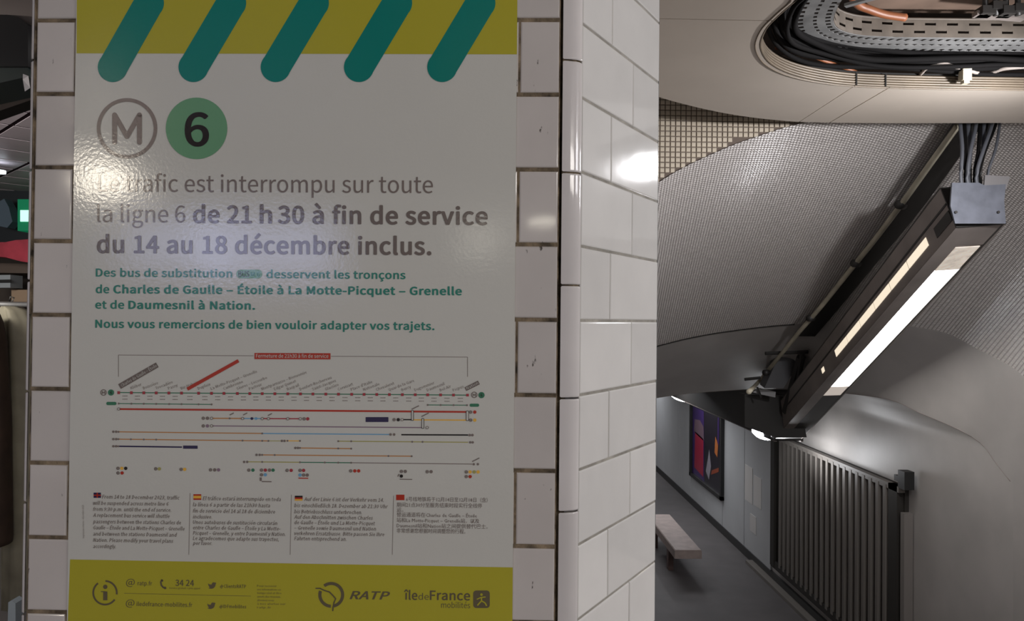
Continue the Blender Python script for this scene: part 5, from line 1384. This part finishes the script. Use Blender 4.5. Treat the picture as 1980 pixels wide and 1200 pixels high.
# housing: side plates, top plate, inner reflector, ends
th = 0.012
MB().add([NBL, FBL, FBL + U_ * H_, NBL + U_ * H_, NBL + W_ * th, FBL + W_ * th, FBL + U_ * H_ + W_ * th, NBL + U_ * H_ + W_ * th],
         [(0, 1, 2, 3), (7, 6, 5, 4), (0, 4, 5, 1), (1, 5, 6, 2), (2, 6, 7, 3), (3, 7, 4, 0)]).build('side_plate', M_FIX, lum)
MB().add([NBR, FBR, FBR + U_ * H_, NBR + U_ * H_, NBR - W_ * th, FBR - W_ * th, FBR + U_ * H_ - W_ * th, NBR + U_ * H_ - W_ * th],
         [(0, 3, 2, 1), (7, 4, 5, 6), (0, 1, 5, 4), (1, 2, 6, 5), (2, 3, 7, 6), (3, 0, 4, 7)]).build('side_plate', M_FIX, lum)
MB().add([NBL + U_ * H_, FBL + U_ * H_, FBR + U_ * H_, NBR + U_ * H_, NBL + U_ * (H_ + .012), FBL + U_ * (H_ + .012), FBR + U_ * (H_ + .012), NBR + U_ * (H_ + .012)],
         [(0, 1, 2, 3), (7, 6, 5, 4), (0, 4, 5, 1), (1, 5, 6, 2), (2, 6, 7, 3), (3, 7, 4, 0)]).build('top_plate', M_FIXD, lum)
# bottom: dark left margin, lit lens, dark right margin, blank ends
def strip(a0, a1, s0, s1, up, m, nm, thick=0.006):
    """on the underside: across fractions a0..a1, along s0..s1"""
    def pt(a, s): return NBL.lerp(NBR, a).lerp(FBL.lerp(FBR, a), s) + U_ * up
    q = [pt(a0, s0), pt(a1, s0), pt(a1, s1), pt(a0, s1)]
    return MB().prism(q, U_ * thick).build(nm, m, lum)


strip(0.0, 0.36, 0, 1, 0.002, M_FIX, 'underside_plate')
strip(0.92, 1.0, 0, 1, 0.002, M_FIXD, 'underside_plate')
strip(0.36, 0.92, 0, 0.05, 0.003, M_FIX, 'underside_plate')
strip(0.36, 0.92, 0.67, 1, 0.003, M_FIXD, 'underside_plate')
strip(0.38, 0.90, 0.055, 0.12, 0.004, mat('dusty_lens', (0.75, 0.68, 0.6), 0.5, emis=(1, .88, .74), estr=0.35, var=0.5, vscale=20), 'lens_end')
strip(0.37, 0.91, 0.12, 0.615, 0.006, M_GLOW, 'tube_lens')
strip(0.37, 0.91, 0.615, 0.67, 0.006, mat('lens_fade', (0.7, 0.62, 0.56), 0.5, emis=(1, .88, .78), estr=0.40), 'lens_end')
# slot in the left side
def sstrip(h0, h1, s0, s1, m, nm, out=0.004):
    q = [NBL.lerp(FBL, s) + U_ * (H_ * h) - W_ * out for s, h in ((s0, h0), (s1, h0), (s1, h1), (s0, h1))]
    return MB().prism(q, W_ * out * 0.9).build(nm, m, lum)


for k in range(6):
    a = 0.07 + k * 0.0695
    sstrip(0.26, 0.47, a * 1.0, a + 0.067, M_GLOW2, 'side_window')
sstrip(0.26, 0.42, 0.56, 0.575, M_GLOW2, 'side_window')
sstrip(0.58, 0.63, 0.0, 1.0, M_FIXD, 'side_groove')
sstrip(0.20, 0.45, 0.0, 0.045, M_FIXD, 'side_groove')
# end piece towards the photographer
MB().prism([NBL, NBR, NBR + U_ * H_, NBL + U_ * H_], -D * 0.01).build('end_cap', M_FIXD, lum)

# bracket and cable bundle
brk = empty('cable_bracket', PY(1892, 395, 4.55), 'blue grey folded metal bracket plate on the upper end of the sloping luminaire', 'bracket')
q = [PY(a, b, 4.56) for a, b in ((1841, 353), (1893, 353), (1904, 358), (1945, 356), (1942, 388), (1945, 432), (1847, 432), (1838, 398))]
MB().prism(q, (0, 0.012, 0)).build('front_plate', M_BRACK, brk)
q = [PY(a, b, 4.60) for a, b in ((1905, 338), (1953, 341), (1946, 366), (1903, 362))]
MB().prism(q, (0, 0.012, 0)).build('back_flange', mat('bracket_shade', (0.20, 0.19, 0.19), 0.6), brk)  # flange in a plain grey, warmer than the front plate
for a, b in ((1848, 410), (1930, 410)):
    c_ = PY(a, b, 4.555)
    MB().tube([c_, c_ + Vector((0, -0.006, 0))], 0.009, 8).build('screw', M_FIXD, brk)
for k in range(11):
    xt = 1858 + k * 7.6
    xb = 1858 + (k * 5 + random.choice((-6, 0, 8, 5))) * 0.9
    dd = 4.62 + 0.03 * (k % 4)
    pts = catmull([PY(xt, 200, dd + 0.1), PY(xt - 1, 240, dd + 0.05), PY((xt + xb) / 2 + random.uniform(-4, 4), 290, dd), PY(xb, 335, dd - 0.01), PY(xb + 2, 375, dd)], 5)
    tag(MB().tube(pts, random.choice((0.009, 0.012, 0.015)), 7).build('lamp_cable', (M_GCABLE, M_CABLE, M_GCABLE, M_FIXD)[k % 4], None, True),
        'cable dropping into the blue grey bracket, %s from the left of the bundle' % ('first', 'second', 'third', 'fourth', 'fifth', 'sixth', 'seventh', 'eighth', 'ninth', 'tenth', 'last')[k], 'cable', 'cable bundle above the bracket')

# conduit down the crown of the vault
cp = [(1852, 243), (1800, 315), (1742, 396), (1690, 465), (1640, 527), (1588, 592), (1545, 642), (1502, 695), (1465, 740), (1448, 757)]
pts = catmull([on_vault(a, b, 0.955) for a, b in cp], 5)
con = empty('conduit', pts[-1], 'grey brown conduit running down the crown of the mosaic vault', 'pipe')
MB().tube(pts, 0.021, 10).build('pipe', mat('conduit_paint', (0.46, 0.42, 0.32), 0.45, var=0.3, vscale=5), con, True)
for a, b in ((1742, 396), (1655, 509), (1568, 615), (1482, 720)):
    c_ = on_vault(a, b, 0.955)
    c2_ = on_vault(a, b, 0.995)
    MB().tube([c_ + Vector((0.03, 0.02, 0)), c_ - Vector((0.03, 0.02, 0))], 0.034, 10).build('clip', M_FIXD, con, True)
    MB().tube([c_, c2_], 0.012, 6).build('clip_stem', M_FIXD, con)
# flat dark strip painting in vault shade and supports between conduit and luminaire
ct = [(1872, 245), (1765, 398), (1665, 522), (1610, 590), (1560, 650)]
pa = catmull([on_vault(a, b, 0.975) for a, b in ct], 5)
trb = MB()
ns_ = len(pa)
sd = Vector((0.085, 0, 0))
vs = [p - sd for p in pa] + [p + sd for p in pa] + [p - sd + Vector((0, 0.02, 0.04)) for p in pa] + [p + sd + Vector((0, 0.02, 0.04)) for p in pa]
fs = []
for i in range(ns_ - 1):
    fs += [(i, i + 1, ns_ + i + 1, ns_ + i), (2 * ns_ + i, 3 * ns_ + i, 3 * ns_ + i + 1, 2 * ns_ + i + 1), (i, 2 * ns_ + i, 2 * ns_ + i + 1, i + 1), (ns_ + i, ns_ + i + 1, 3 * ns_ + i + 1, 3 * ns_ + i)]
tag(mk('wiring_duct', vs, fs, M_FIXD, None, False, pa[-1]), 'flat black wiring duct on the vault between conduit and luminaire', 'duct')

# level luminaire of the lower corridor
bl_n = PY(1492, 851, 9.25)
lb = empty('level_luminaire', Vector((bl_n.x, 12.0, bl_n.z)), 'dark level box luminaire running away above the lower corridor', 'lamp')
zb_ = bl_n.z
xw = bl_n.x
MB().box((xw, 9.15, zb_ + 0.012), (xw + 0.36, 15.2, zb_ + 0.62)).build('housing', M_FIXD, lb)
MB().box((xw, 9.15, zb_), (xw + 0.03, 15.2, zb_ + 0.014)).build('bottom_lip', M_FIX, lb)
MB().box((xw + 0.33, 9.15, zb_), (xw + 0.36, 15.2, zb_ + 0.014)).build('bottom_lip', M_FIX, lb)
def lens(px, py, yy, L, r, dz):
    c = PY(px, py, yy)
    pts, rr_ = [], []
    for i in range(9):
        t = i / 8
        pts.append(Vector((c.x, c.y + (t - 0.5) * L, c.z)))
        rr_.append(max(0.004, r * math.sin(math.pi * t) ** 0.6))
    return MB().tube(pts, rr_, 12).build('lens', M_LENS, lb, True)


lens(1474, 836, 9.75, 0.8, 0.085, 0)
lens(1313, 765, 14.4, 1.6, 0.09, 0)
# hanger frame where the luminaires meet
hf = empty('luminaire_hanger', on_vault(1500, 720, 0.95), 'black steel hanger frame and grey box where the two luminaires meet', 'hanger')
def pbar(a, b, y0, y1, r, nm='bar', m=M_FIXD):
    MB().tube([PY(a[0], a[1], y0), PY(b[0], b[1], y1)], r, 6).build(nm, m, hf)


pbar((1480, 683), (1562, 680), 7.9, 7.9, 0.022)
pbar((1440, 733), (1470, 730), 8.3, 8.3, 0.018)
pbar((1552, 682), (1542, 750), 7.9, 8.2, 0.028)
pbar((1549, 690), (1520, 795), 8.0, 8.6, 0.05)
q = [PY(a, b, 8.25) for a, b in ((1505, 690), (1549, 695), (1515, 750), (1478, 750))]
MB().prism(q, (0, 0.15, 0.03)).build('junction_box', mat('hanger_box', (0.085, 0.085, 0.09), 0.5), hf)
q = [PY(a, b, 8.45) for a, b in ((1455, 758), (1470, 750), (1500, 757), (1499, 768), (1475, 763))]
MB().prism(q, (0, 0.02, 0)).build('pale_plate', mat('pale_plate', (0.35, 0.35, 0.35), 0.5), hf)
pbar((1464, 748), (1472, 768), 8.4, 8.4, 0.012)
q = [PY(a, b, 8.7) for a, b in ((1440, 762), (1505, 765), (1545, 770), (1560, 845), (1500, 846), (1440, 824))]
MB().prism(q, (0, 0.2, 0)).build('junction_cover', M_FIXD, hf)

# ================================================================== LOWER CORRIDOR THINGS
# framed wall poster
wp = empty('wall_poster', PX(1366, 940, 4.15), 'black framed purple and red wall poster on the white lower wall', 'poster')
ya = PX(1335, 900, 4.15).y
yb = PX(1397, 900, 4.15).y
zt, zbm = PX(1335, 775, 4.15).z, PX(1335, 918, 4.15).z
for (y0_, y1_, z0_, z1_) in ((yb, ya, zbm, zbm + .07), (yb, ya, zt - .07, zt), (yb, yb + .08, zbm, zt), (ya - .08, ya, zbm, zt)):
    MB().box((4.12, y0_, z0_), (4.184, y1_, z1_)).build('frame', M_BLACK, wp)
MB().box((4.165, yb + .05, zbm + .05), (4.184, ya - .05, zt - .05)).build('print', mat('poster_black', (0.015, 0.012, 0.02), 0.3), wp)


def wflat(nm, pl, m, lay=1):
    vs = [Vector((4.165 - .002 * lay, ya + (yb - ya) * a, zbm + (zt - zbm) * b)) for a, b in pl]
    return mk(nm, vs, [list(range(len(vs)))], m, wp)


PP = mat('poster_purple', (0.045, 0.02, 0.12), 0.3)
PR = mat('poster_red', (0.34, 0.015, 0.05), 0.3)
PO = mat('poster_orange', (0.45, 0.14, 0.04), 0.3)
PG = mat('poster_grey', (0.28, 0.26, 0.30), 0.3)
wflat('purple_area', [(0.05, 0.05), (0.45, 0.05), (0.42, 0.95), (0.05, 0.95)], PP)
wflat('red_area', [(0.12, 0.14), (0.42, 0.10), (0.42, 0.58), (0.30, 0.60), (0.14, 0.62)], PR, 2)
wflat('grey_area', [(0.10, 0.62), (0.16, 0.60), (0.30, 0.58), (0.43, 0.56), (0.42, 0.74), (0.30, 0.80), (0.12, 0.78)], mat('poster_mauve', (0.16, 0.10, 0.13), 0.3), 2)
wflat('pale_area', [(0.50, 0.20), (0.60, 0.12), (0.66, 0.30), (0.60, 0.50), (0.56, 0.36)], PG, 2)
wflat('orange_area', [(0.76, 0.50), (0.84, 0.46), (0.86, 0.62), (0.78, 0.70)], PO, 2)
wflat('orange_area', [(0.66, 0.20), (0.88, 0.30), (0.88, 0.35), (0.68, 0.26)], mat('poster_rust', (0.25, 0.05, 0.02), 0.3), 2)
wflat('purple_area', [(0.84, 0.62), (0.88, 0.62), (0.88, 0.95), (0.84, 0.95)], PP, 2)

# barred grille
gr = empty('bar_grille', Vector((4.1, 9.5, ZL)), 'tall dark grille of vertical bars along the lower wall', 'grille')
gy0, gy1 = PX(1741, 1000, 4.12).y, PX(1493, 1000, 4.12).y
gz0, gz1 = PX(1495, 1092, 4.12).z, PX(1530, 853, 4.12).z
MB().box((4.165, gy0, gz0), (4.214, gy1, gz1)).build('back_plate', M_BARD, gr)
MB().box((4.10, gy0, gz0 - .02), (4.165, gy1, gz0 + 0.09)).build('bottom_rail', M_BARD, gr)
MB().box((4.10, gy0, gz1 - 0.06), (4.165, gy1, gz1)).build('top_rail', M_BAR, gr)
MB().box((4.09, gy1 - 0.14, gz0), (4.17, gy1, gz1)).build('post', M_BARD, gr)
MB().box((4.10, gy0 + .03, gz0 - .1), (4.17, gy0 + 0.20, gz1)).build('post', M_BARD, gr)
yfirst = PX(1710, 1000, 4.10).y
ylast = PX(1507.5, 1000, 4.10).y
for k in range(20):
    y = yfirst + (ylast - yfirst) * k / 19
    MB().box((4.095, y - 0.028, gz0 + .05), (4.135, y + 0.028, gz1 - 0.03)).build('bar', M_BAR, gr)
MB().box((4.11, gy0 - 0.09, ZL + .05), (4.2, gy0 - 0.02, gz1 - 0.25)).build('edge_tube', mat('edge_tube', (0.22, 0.20, 0.185), 0.4), gr)
p = PX(1745, 926, 4.10)
MB().box((4.07, p.y - 0.09, p.z - 0.09), (4.17, p.y + 0.03, p.z + 0.09)).box((4.09, p.y + .03, p.z - .04), (4.13, p.y + .14, p.z + .02)).build('latch_box', M_BLACK, gr)

# bench
zbk = -2.35 + 0.47
b_f, b_b = PZ(1357, 1063, zbk), PZ(1298, 994, zbk)
b_l = PZ(1305, 1063, zbk)
ben = empty('bench', Vector(((b_f.x + b_l.x) / 2, (b_f.y + b_b.y) / 2, ZL)), 'pale slab bench standing on the dark lower floor behind the pillar', 'bench')
tk = 0.13
seat = MB()
y0_, y1_ = b_f.y, b_b.y
xr, xl = b_f.x, b_l.x
bv_ = 0.012
seat.prism([(xl + bv_, y0_, zbk), (xr - bv_, y0_, zbk), (xr, y0_, zbk - bv_), (xr, y0_, zbk - tk), (xl, y0_, zbk - tk), (xl, y0_, zbk - bv_)], (0, y1_ - y0_, 0))
seat.build('seat', M_BENCH, ben)
for yy in (y0_ + 0.55, y1_ - 0.35):
    MB().box((xl + 0.02, yy - 0.06, ZL), (xl + 0.10, yy + 0.06, zbk - tk)).build('leg', mat('leg_brown', (0.14, 0.09, 0.08), 0.5), ben)

# ================================================================== SHOP BEHIND THE PILLAR, LEFT
# suspended ceiling of square tiles laid diagonally
ZS = 2.60
sc_ = empty('ceiling', (-3.8, 5.0, ZS), kind='structure')
M_STILE = mat('shop_ceiling_tile', (0.60, 0.52, 0.56), 0.5, emis=None, var=0.08, vscale=4)
M_SGRID = mat('shop_grid', (0.03, 0.015, 0.02), 0.9, spec=0.1)
s_ = 0.365
ca = math.cos(math.radians(46))
sa = math.sin(math.radians(46))
stm = bpy.data.meshes.new('ceiling_tile')
hh = s_ / 2 - 0.013
stm.from_pydata([(-hh, -hh, 0), (hh, -hh, 0), (hh, hh, 0), (-hh, hh, 0), (-hh, -hh, .003), (hh, -hh, .003), (hh, hh, .003), (-hh, hh, .003)], [],
                [(0, 3, 2, 1), (4, 5, 6, 7), (0, 1, 5, 4), (1, 2, 6, 5), (2, 3, 7, 6), (3, 0, 4, 7)])
stm.materials.append(M_STILE)
for i in range(-9, 10):
    for j in range(-9, 10):
        x = -3.24 + (i + .5) * s_ * ca + (j + .5) * s_ * -sa
        y = 4.68 + (i + .5) * s_ * sa + (j + .5) * s_ * ca
        if not (3.4 < y < 7.2) or not (-5.6 < x < -1.6): continue
        px, py = pix(Vector((x, y, ZS)))
        if px < -260 or px > 300: continue
        o = bpy.data.objects.new('ceiling_tile', stm)
        C.objects.link(o)
        o.parent = sc_
        o.location = Vector((x, y, ZS)) - Vector((-3.8, 5.0, ZS))
        o.rotation_euler = (0, 0, math.radians(46))
MB().box((-7, 3.3, ZS + 0.006), (-0.7, 9.0, ZS + 0.06)).build('grid_backing', M_SGRID, sc_)
MB().box((-7, -5.0, 2.75), (-0.6, 3.28, 2.80)).build('ceiling', mat('hall_ceiling', (0.36, 0.31, 0.29), 0.5))['kind'] = 'structure'
MB().box((-7.1, -5, 0), (-7.0, 9, 2.8)).build('wall_left', M_WALLR)['kind'] = 'structure'
MB().box((-7, 8.9, 0), (-0.4, 9.0, 2.8)).build('wall_back', mat('shop_back', (0.10, 0.085, 0.07), 0.7))['kind'] = 'structure'
MB().box((-0.75, 3.2, 0), (-0.65, 9.0, 2.8)).build('wall_right', M_WALLR)['kind'] = 'structure'


def slab(nm, px, y, th, m, label, cat, parent=None):
    q = [PY(a, b, y) for a, b in px]
    o = MB().prism(q, (0, th, 0)).build(nm, m, parent)
    if not parent: tag(o, label, cat)
    return o


sg = empty('hanging_sign', PY(0, 130, 3.0), 'black hanging sign box at the top left beside the pillar', 'sign')
MB().prism([PY(a, b, 3.0) for a, b in ((-80, 5), (36, 34), (54, 48), (54, 128), (-80, 128))], (0, 0.25, 0)).build('box', mat('sign_black', (0.012, 0.012, 0.013), 0.4), sg)
MB().prism([PY(a, b, 3.02) for a, b in ((-80, 128), (54, 128), (54, 148), (-80, 178))], (0, 0.2, 0)).build('lower_face', mat('sign_green_dark', (0.035, 0.045, 0.042), 0.4), sg)
bm_ = empty('shop_fascia', PY(0, 200, 3.3), 'dark stepped fascia boards over the shop entrance', 'fascia')
for k, (ya_, yb_, m_) in enumerate((((182, 160), (192, 170), M_FIX), ((192, 170), (200, 178), M_BAR), ((200, 178), (214, 190), M_FIXD))):
    MB().prism([PY(-80, ya_[0] + 22, 3.25 + .05 * k), PY(60, ya_[1] - 4, 3.25 + .05 * k), PY(60, yb_[1] - 4, 3.25 + .05 * k), PY(-80, yb_[0] + 22, 3.25 + .05 * k)], (0, 0.12, 0)).build('board', m_, bm_)
c_ = PY(0, 335, 5.2)
tag(MB().tube([c_, c_ + Vector((0, 0, 0.02))], 0.035, 14).build('spot_light', mat('spot_glow', (1, 1, 1), 0.3, emis=(0.8, 0.9, 1), estr=6)), 'small bright recessed spot in the shop ceiling', 'lamp')
slab('dark_partition', [(-90, 366), (60, 356), (60, 470), (-90, 470)], 6.4, 0.05, mat('dark_partition', (0.02, 0.025, 0.03), 0.5), 'dark partition across the back of the shop', 'partition')
slab('blue_bag', [(-6, 392), (8, 384), (17, 400), (24, 428), (14, 440), (-6, 436)], 6.2, 0.1, mat('bag_blue', (0.10, 0.14, 0.18), 0.4), 'grey blue bag hanging before the dark partition', 'bag')
ex = empty('exit_light', PY(40, 445, 6.0), 'green lit emergency light beside the pillar edge', 'emergency light')
MB().prism([PY(a, b, 6.0) for a, b in ((34, 385), (62, 385), (62, 446), (34, 446))], (0, 0.405, 0)).build('housing', mat('exit_green', (0.01, 0.14, 0.07), 0.4, emis=(0.0, 0.35, 0.14), estr=0.25), ex)
MB().prism([PY(a, b, 5.99) for a, b in ((39, 406), (60, 406), (60, 428), (39, 428))], (0, 0.01, 0)).build('glowing_panel', mat('exit_glow', (0.6, 1, 0.8), 0.4, emis=(0.45, 1.0, 0.72), estr=1.1), ex)
q = [(-60, 468), (10, 468), (30, 464), (60, 462), (60, 508), (40, 505), (10, 497), (-60, 492)]
slab('red_cushion', q, 5.6, 0.25, mat('red_cloth', (0.42, 0.035, 0.06), 0.6, var=0.3, vscale=8), 'red cloth roll on the top shelf of the shop', 'cloth')
sh = empty('shop_shelf', PY(0, 585, 5.9), 'brown shelf unit behind the hanging clothes', 'shelf')
MB().prism([PY(a, b, 5.9) for a, b in ((-90, 506), (62, 510), (62, 528), (-90, 526))], (0, 0.4, 0)).build('board', mat('shelf_brown', (0.12, 0.09, 0.07), 0.5), sh)
MB().prism([PY(a, b, 6.3) for a, b in ((-90, 526), (62, 528), (62, 1000), (-90, 1000))], (0, 0.03, 0)).build('back_board', mat('shelf_back', (0.07, 0.055, 0.045), 0.6), sh)
MB().prism([PY(a, b, 5.9) for a, b in ((-90, 580), (62, 584), (62, 590), (-90, 587))], (0, 0.4, 0)).build('board', M_FIX, sh)
slab('striped_box', [(-30, 532), (20, 531), (20, 556), (-30, 556)], 5.85, 0.15, mat('pale_box', (0.38, 0.42, 0.44), 0.5), 'pale grey box with dark stripe on the shop shelf', 'box')
slab('stripe_card', [(-30, 541), (21, 540), (21, 546), (-30, 547)], 5.84, 0.005, M_BLACK, 'dark striped card on the pale shelf box', 'card')
slab('cardboard_box', [(22, 560), (60, 560), (60, 583.6), (22, 582.6)], 5.95, 0.25, mat('cardboard', (0.42, 0.30, 0.20), 0.7), 'small brown cardboard box above the cream garment', 'box')


def garment(nm, prof, y, depth, m, label, fold=6):
    """prof: list of (py, xl, xr); closed folded cloth body"""
    n_ = 28
    vs, fs = [], []
    for (py, xa, xb) in prof:
        a, b = PY(xa, py, y), PY(xb, py, y)
        for k in range(n_):
            t = 2 * math.pi * k / n_
            w2 = (b - a).length / 2
            cx_ = (a.x + b.x) / 2
            fx = math.cos(t)
            fy = math.sin(t)
            rip = 1 + 0.16 * math.sin(fold * t + py * 0.004)
            vs.append((cx_ + fx * w2, y + fy * depth * rip * (0.5 + 0.5 * min(1, w2 / 0.1)), a.z))
    r_ = len(prof)
    for j in range(r_ - 1):
        for k in range(n_):
            fs.append((j * n_ + k, j * n_ + (k + 1) % n_, (j + 1) * n_ + (k + 1) % n_, (j + 1) * n_ + k))
    fs.append(list(range(n_))[::-1])
    fs.append([(r_ - 1) * n_ + k for k in range(n_)])
    return tag(mk(nm, vs, fs, m, None, True, PY((prof[-1][1] + prof[-1][2]) / 2, prof[-1][0], y)), label, 'garment')


garment('cream_garment', [(592, 12, 30), (600, 6, 52), (620, 3, 66), (700, 4, 74), (850, 8, 80), (1000, 12, 84), (1180, 10, 90)], 4.0, 0.10, mat('cream_cloth', (0.36, 0.33, 0.24), 0.8, var=0.25, vscale=6), 'long cream garment hanging on the shop rail')
garment('brown_garment', [(606, -40, -10), (622, -60, -2), (660, -60, 6), (800, -60, 14), (1040, -60, 17), (1052, -60, 16)], 3.8, 0.10, mat('brown_cloth', (0.055, 0.032, 0.02), 0.8, var=0.3, vscale=10), 'dark brown garment hanging left of the cream one')
garment('pale_garment', [(985, -60, 30), (1030, -60, 36), (1200, -60, 30), (1290, -60, 40)], 4.3, 0.08, mat('grey_cloth', (0.13, 0.12, 0.10), 0.8, var=0.25, vscale=6), 'grey garment low on the rack under the brown one')
rail = empty('clothes_rail', PY(20, 1290, 4.05), 'chrome clothes rail carrying the cream and brown garments', 'clothes rail')
ra_, rb_ = PY(-90, 586, 4.0), PY(80, 590, 4.0)
MB().tube([ra_, rb_], 0.012, 8).build('rail', M_TRAY, rail, True)
MB().tube([rb_, Vector((rb_.x, rb_.y, 0))], 0.014, 8).build('post', M_TRAY, rail, True)
for px in (20, -25):
    p = PY(px, 586, 4.0)
    MB().tube([p + Vector((0.01, 0, 0.01)), p + Vector((0.02, 0, 0.03)), p + Vector((0, 0, 0.035)), p + Vector((-.008, 0, 0.0)), p + Vector((0, 0, -0.04))], 0.004, 6).build('hook', M_TRAY, rail, True)
c_ = PY(22, 1180, 3.6)
tag(MB().prism([PY(a, b, 3.6) for a, b in ((16, 1164), (22, 1160), (30, 1166), (30, 1230), (14, 1230))], (0, 0.06, 0)).build('pale_bag', mat('pale_bag', (0.33, 0.38, 0.42), 0.5)), 'small pale blue bag low beside the pillar edge', 'bag')
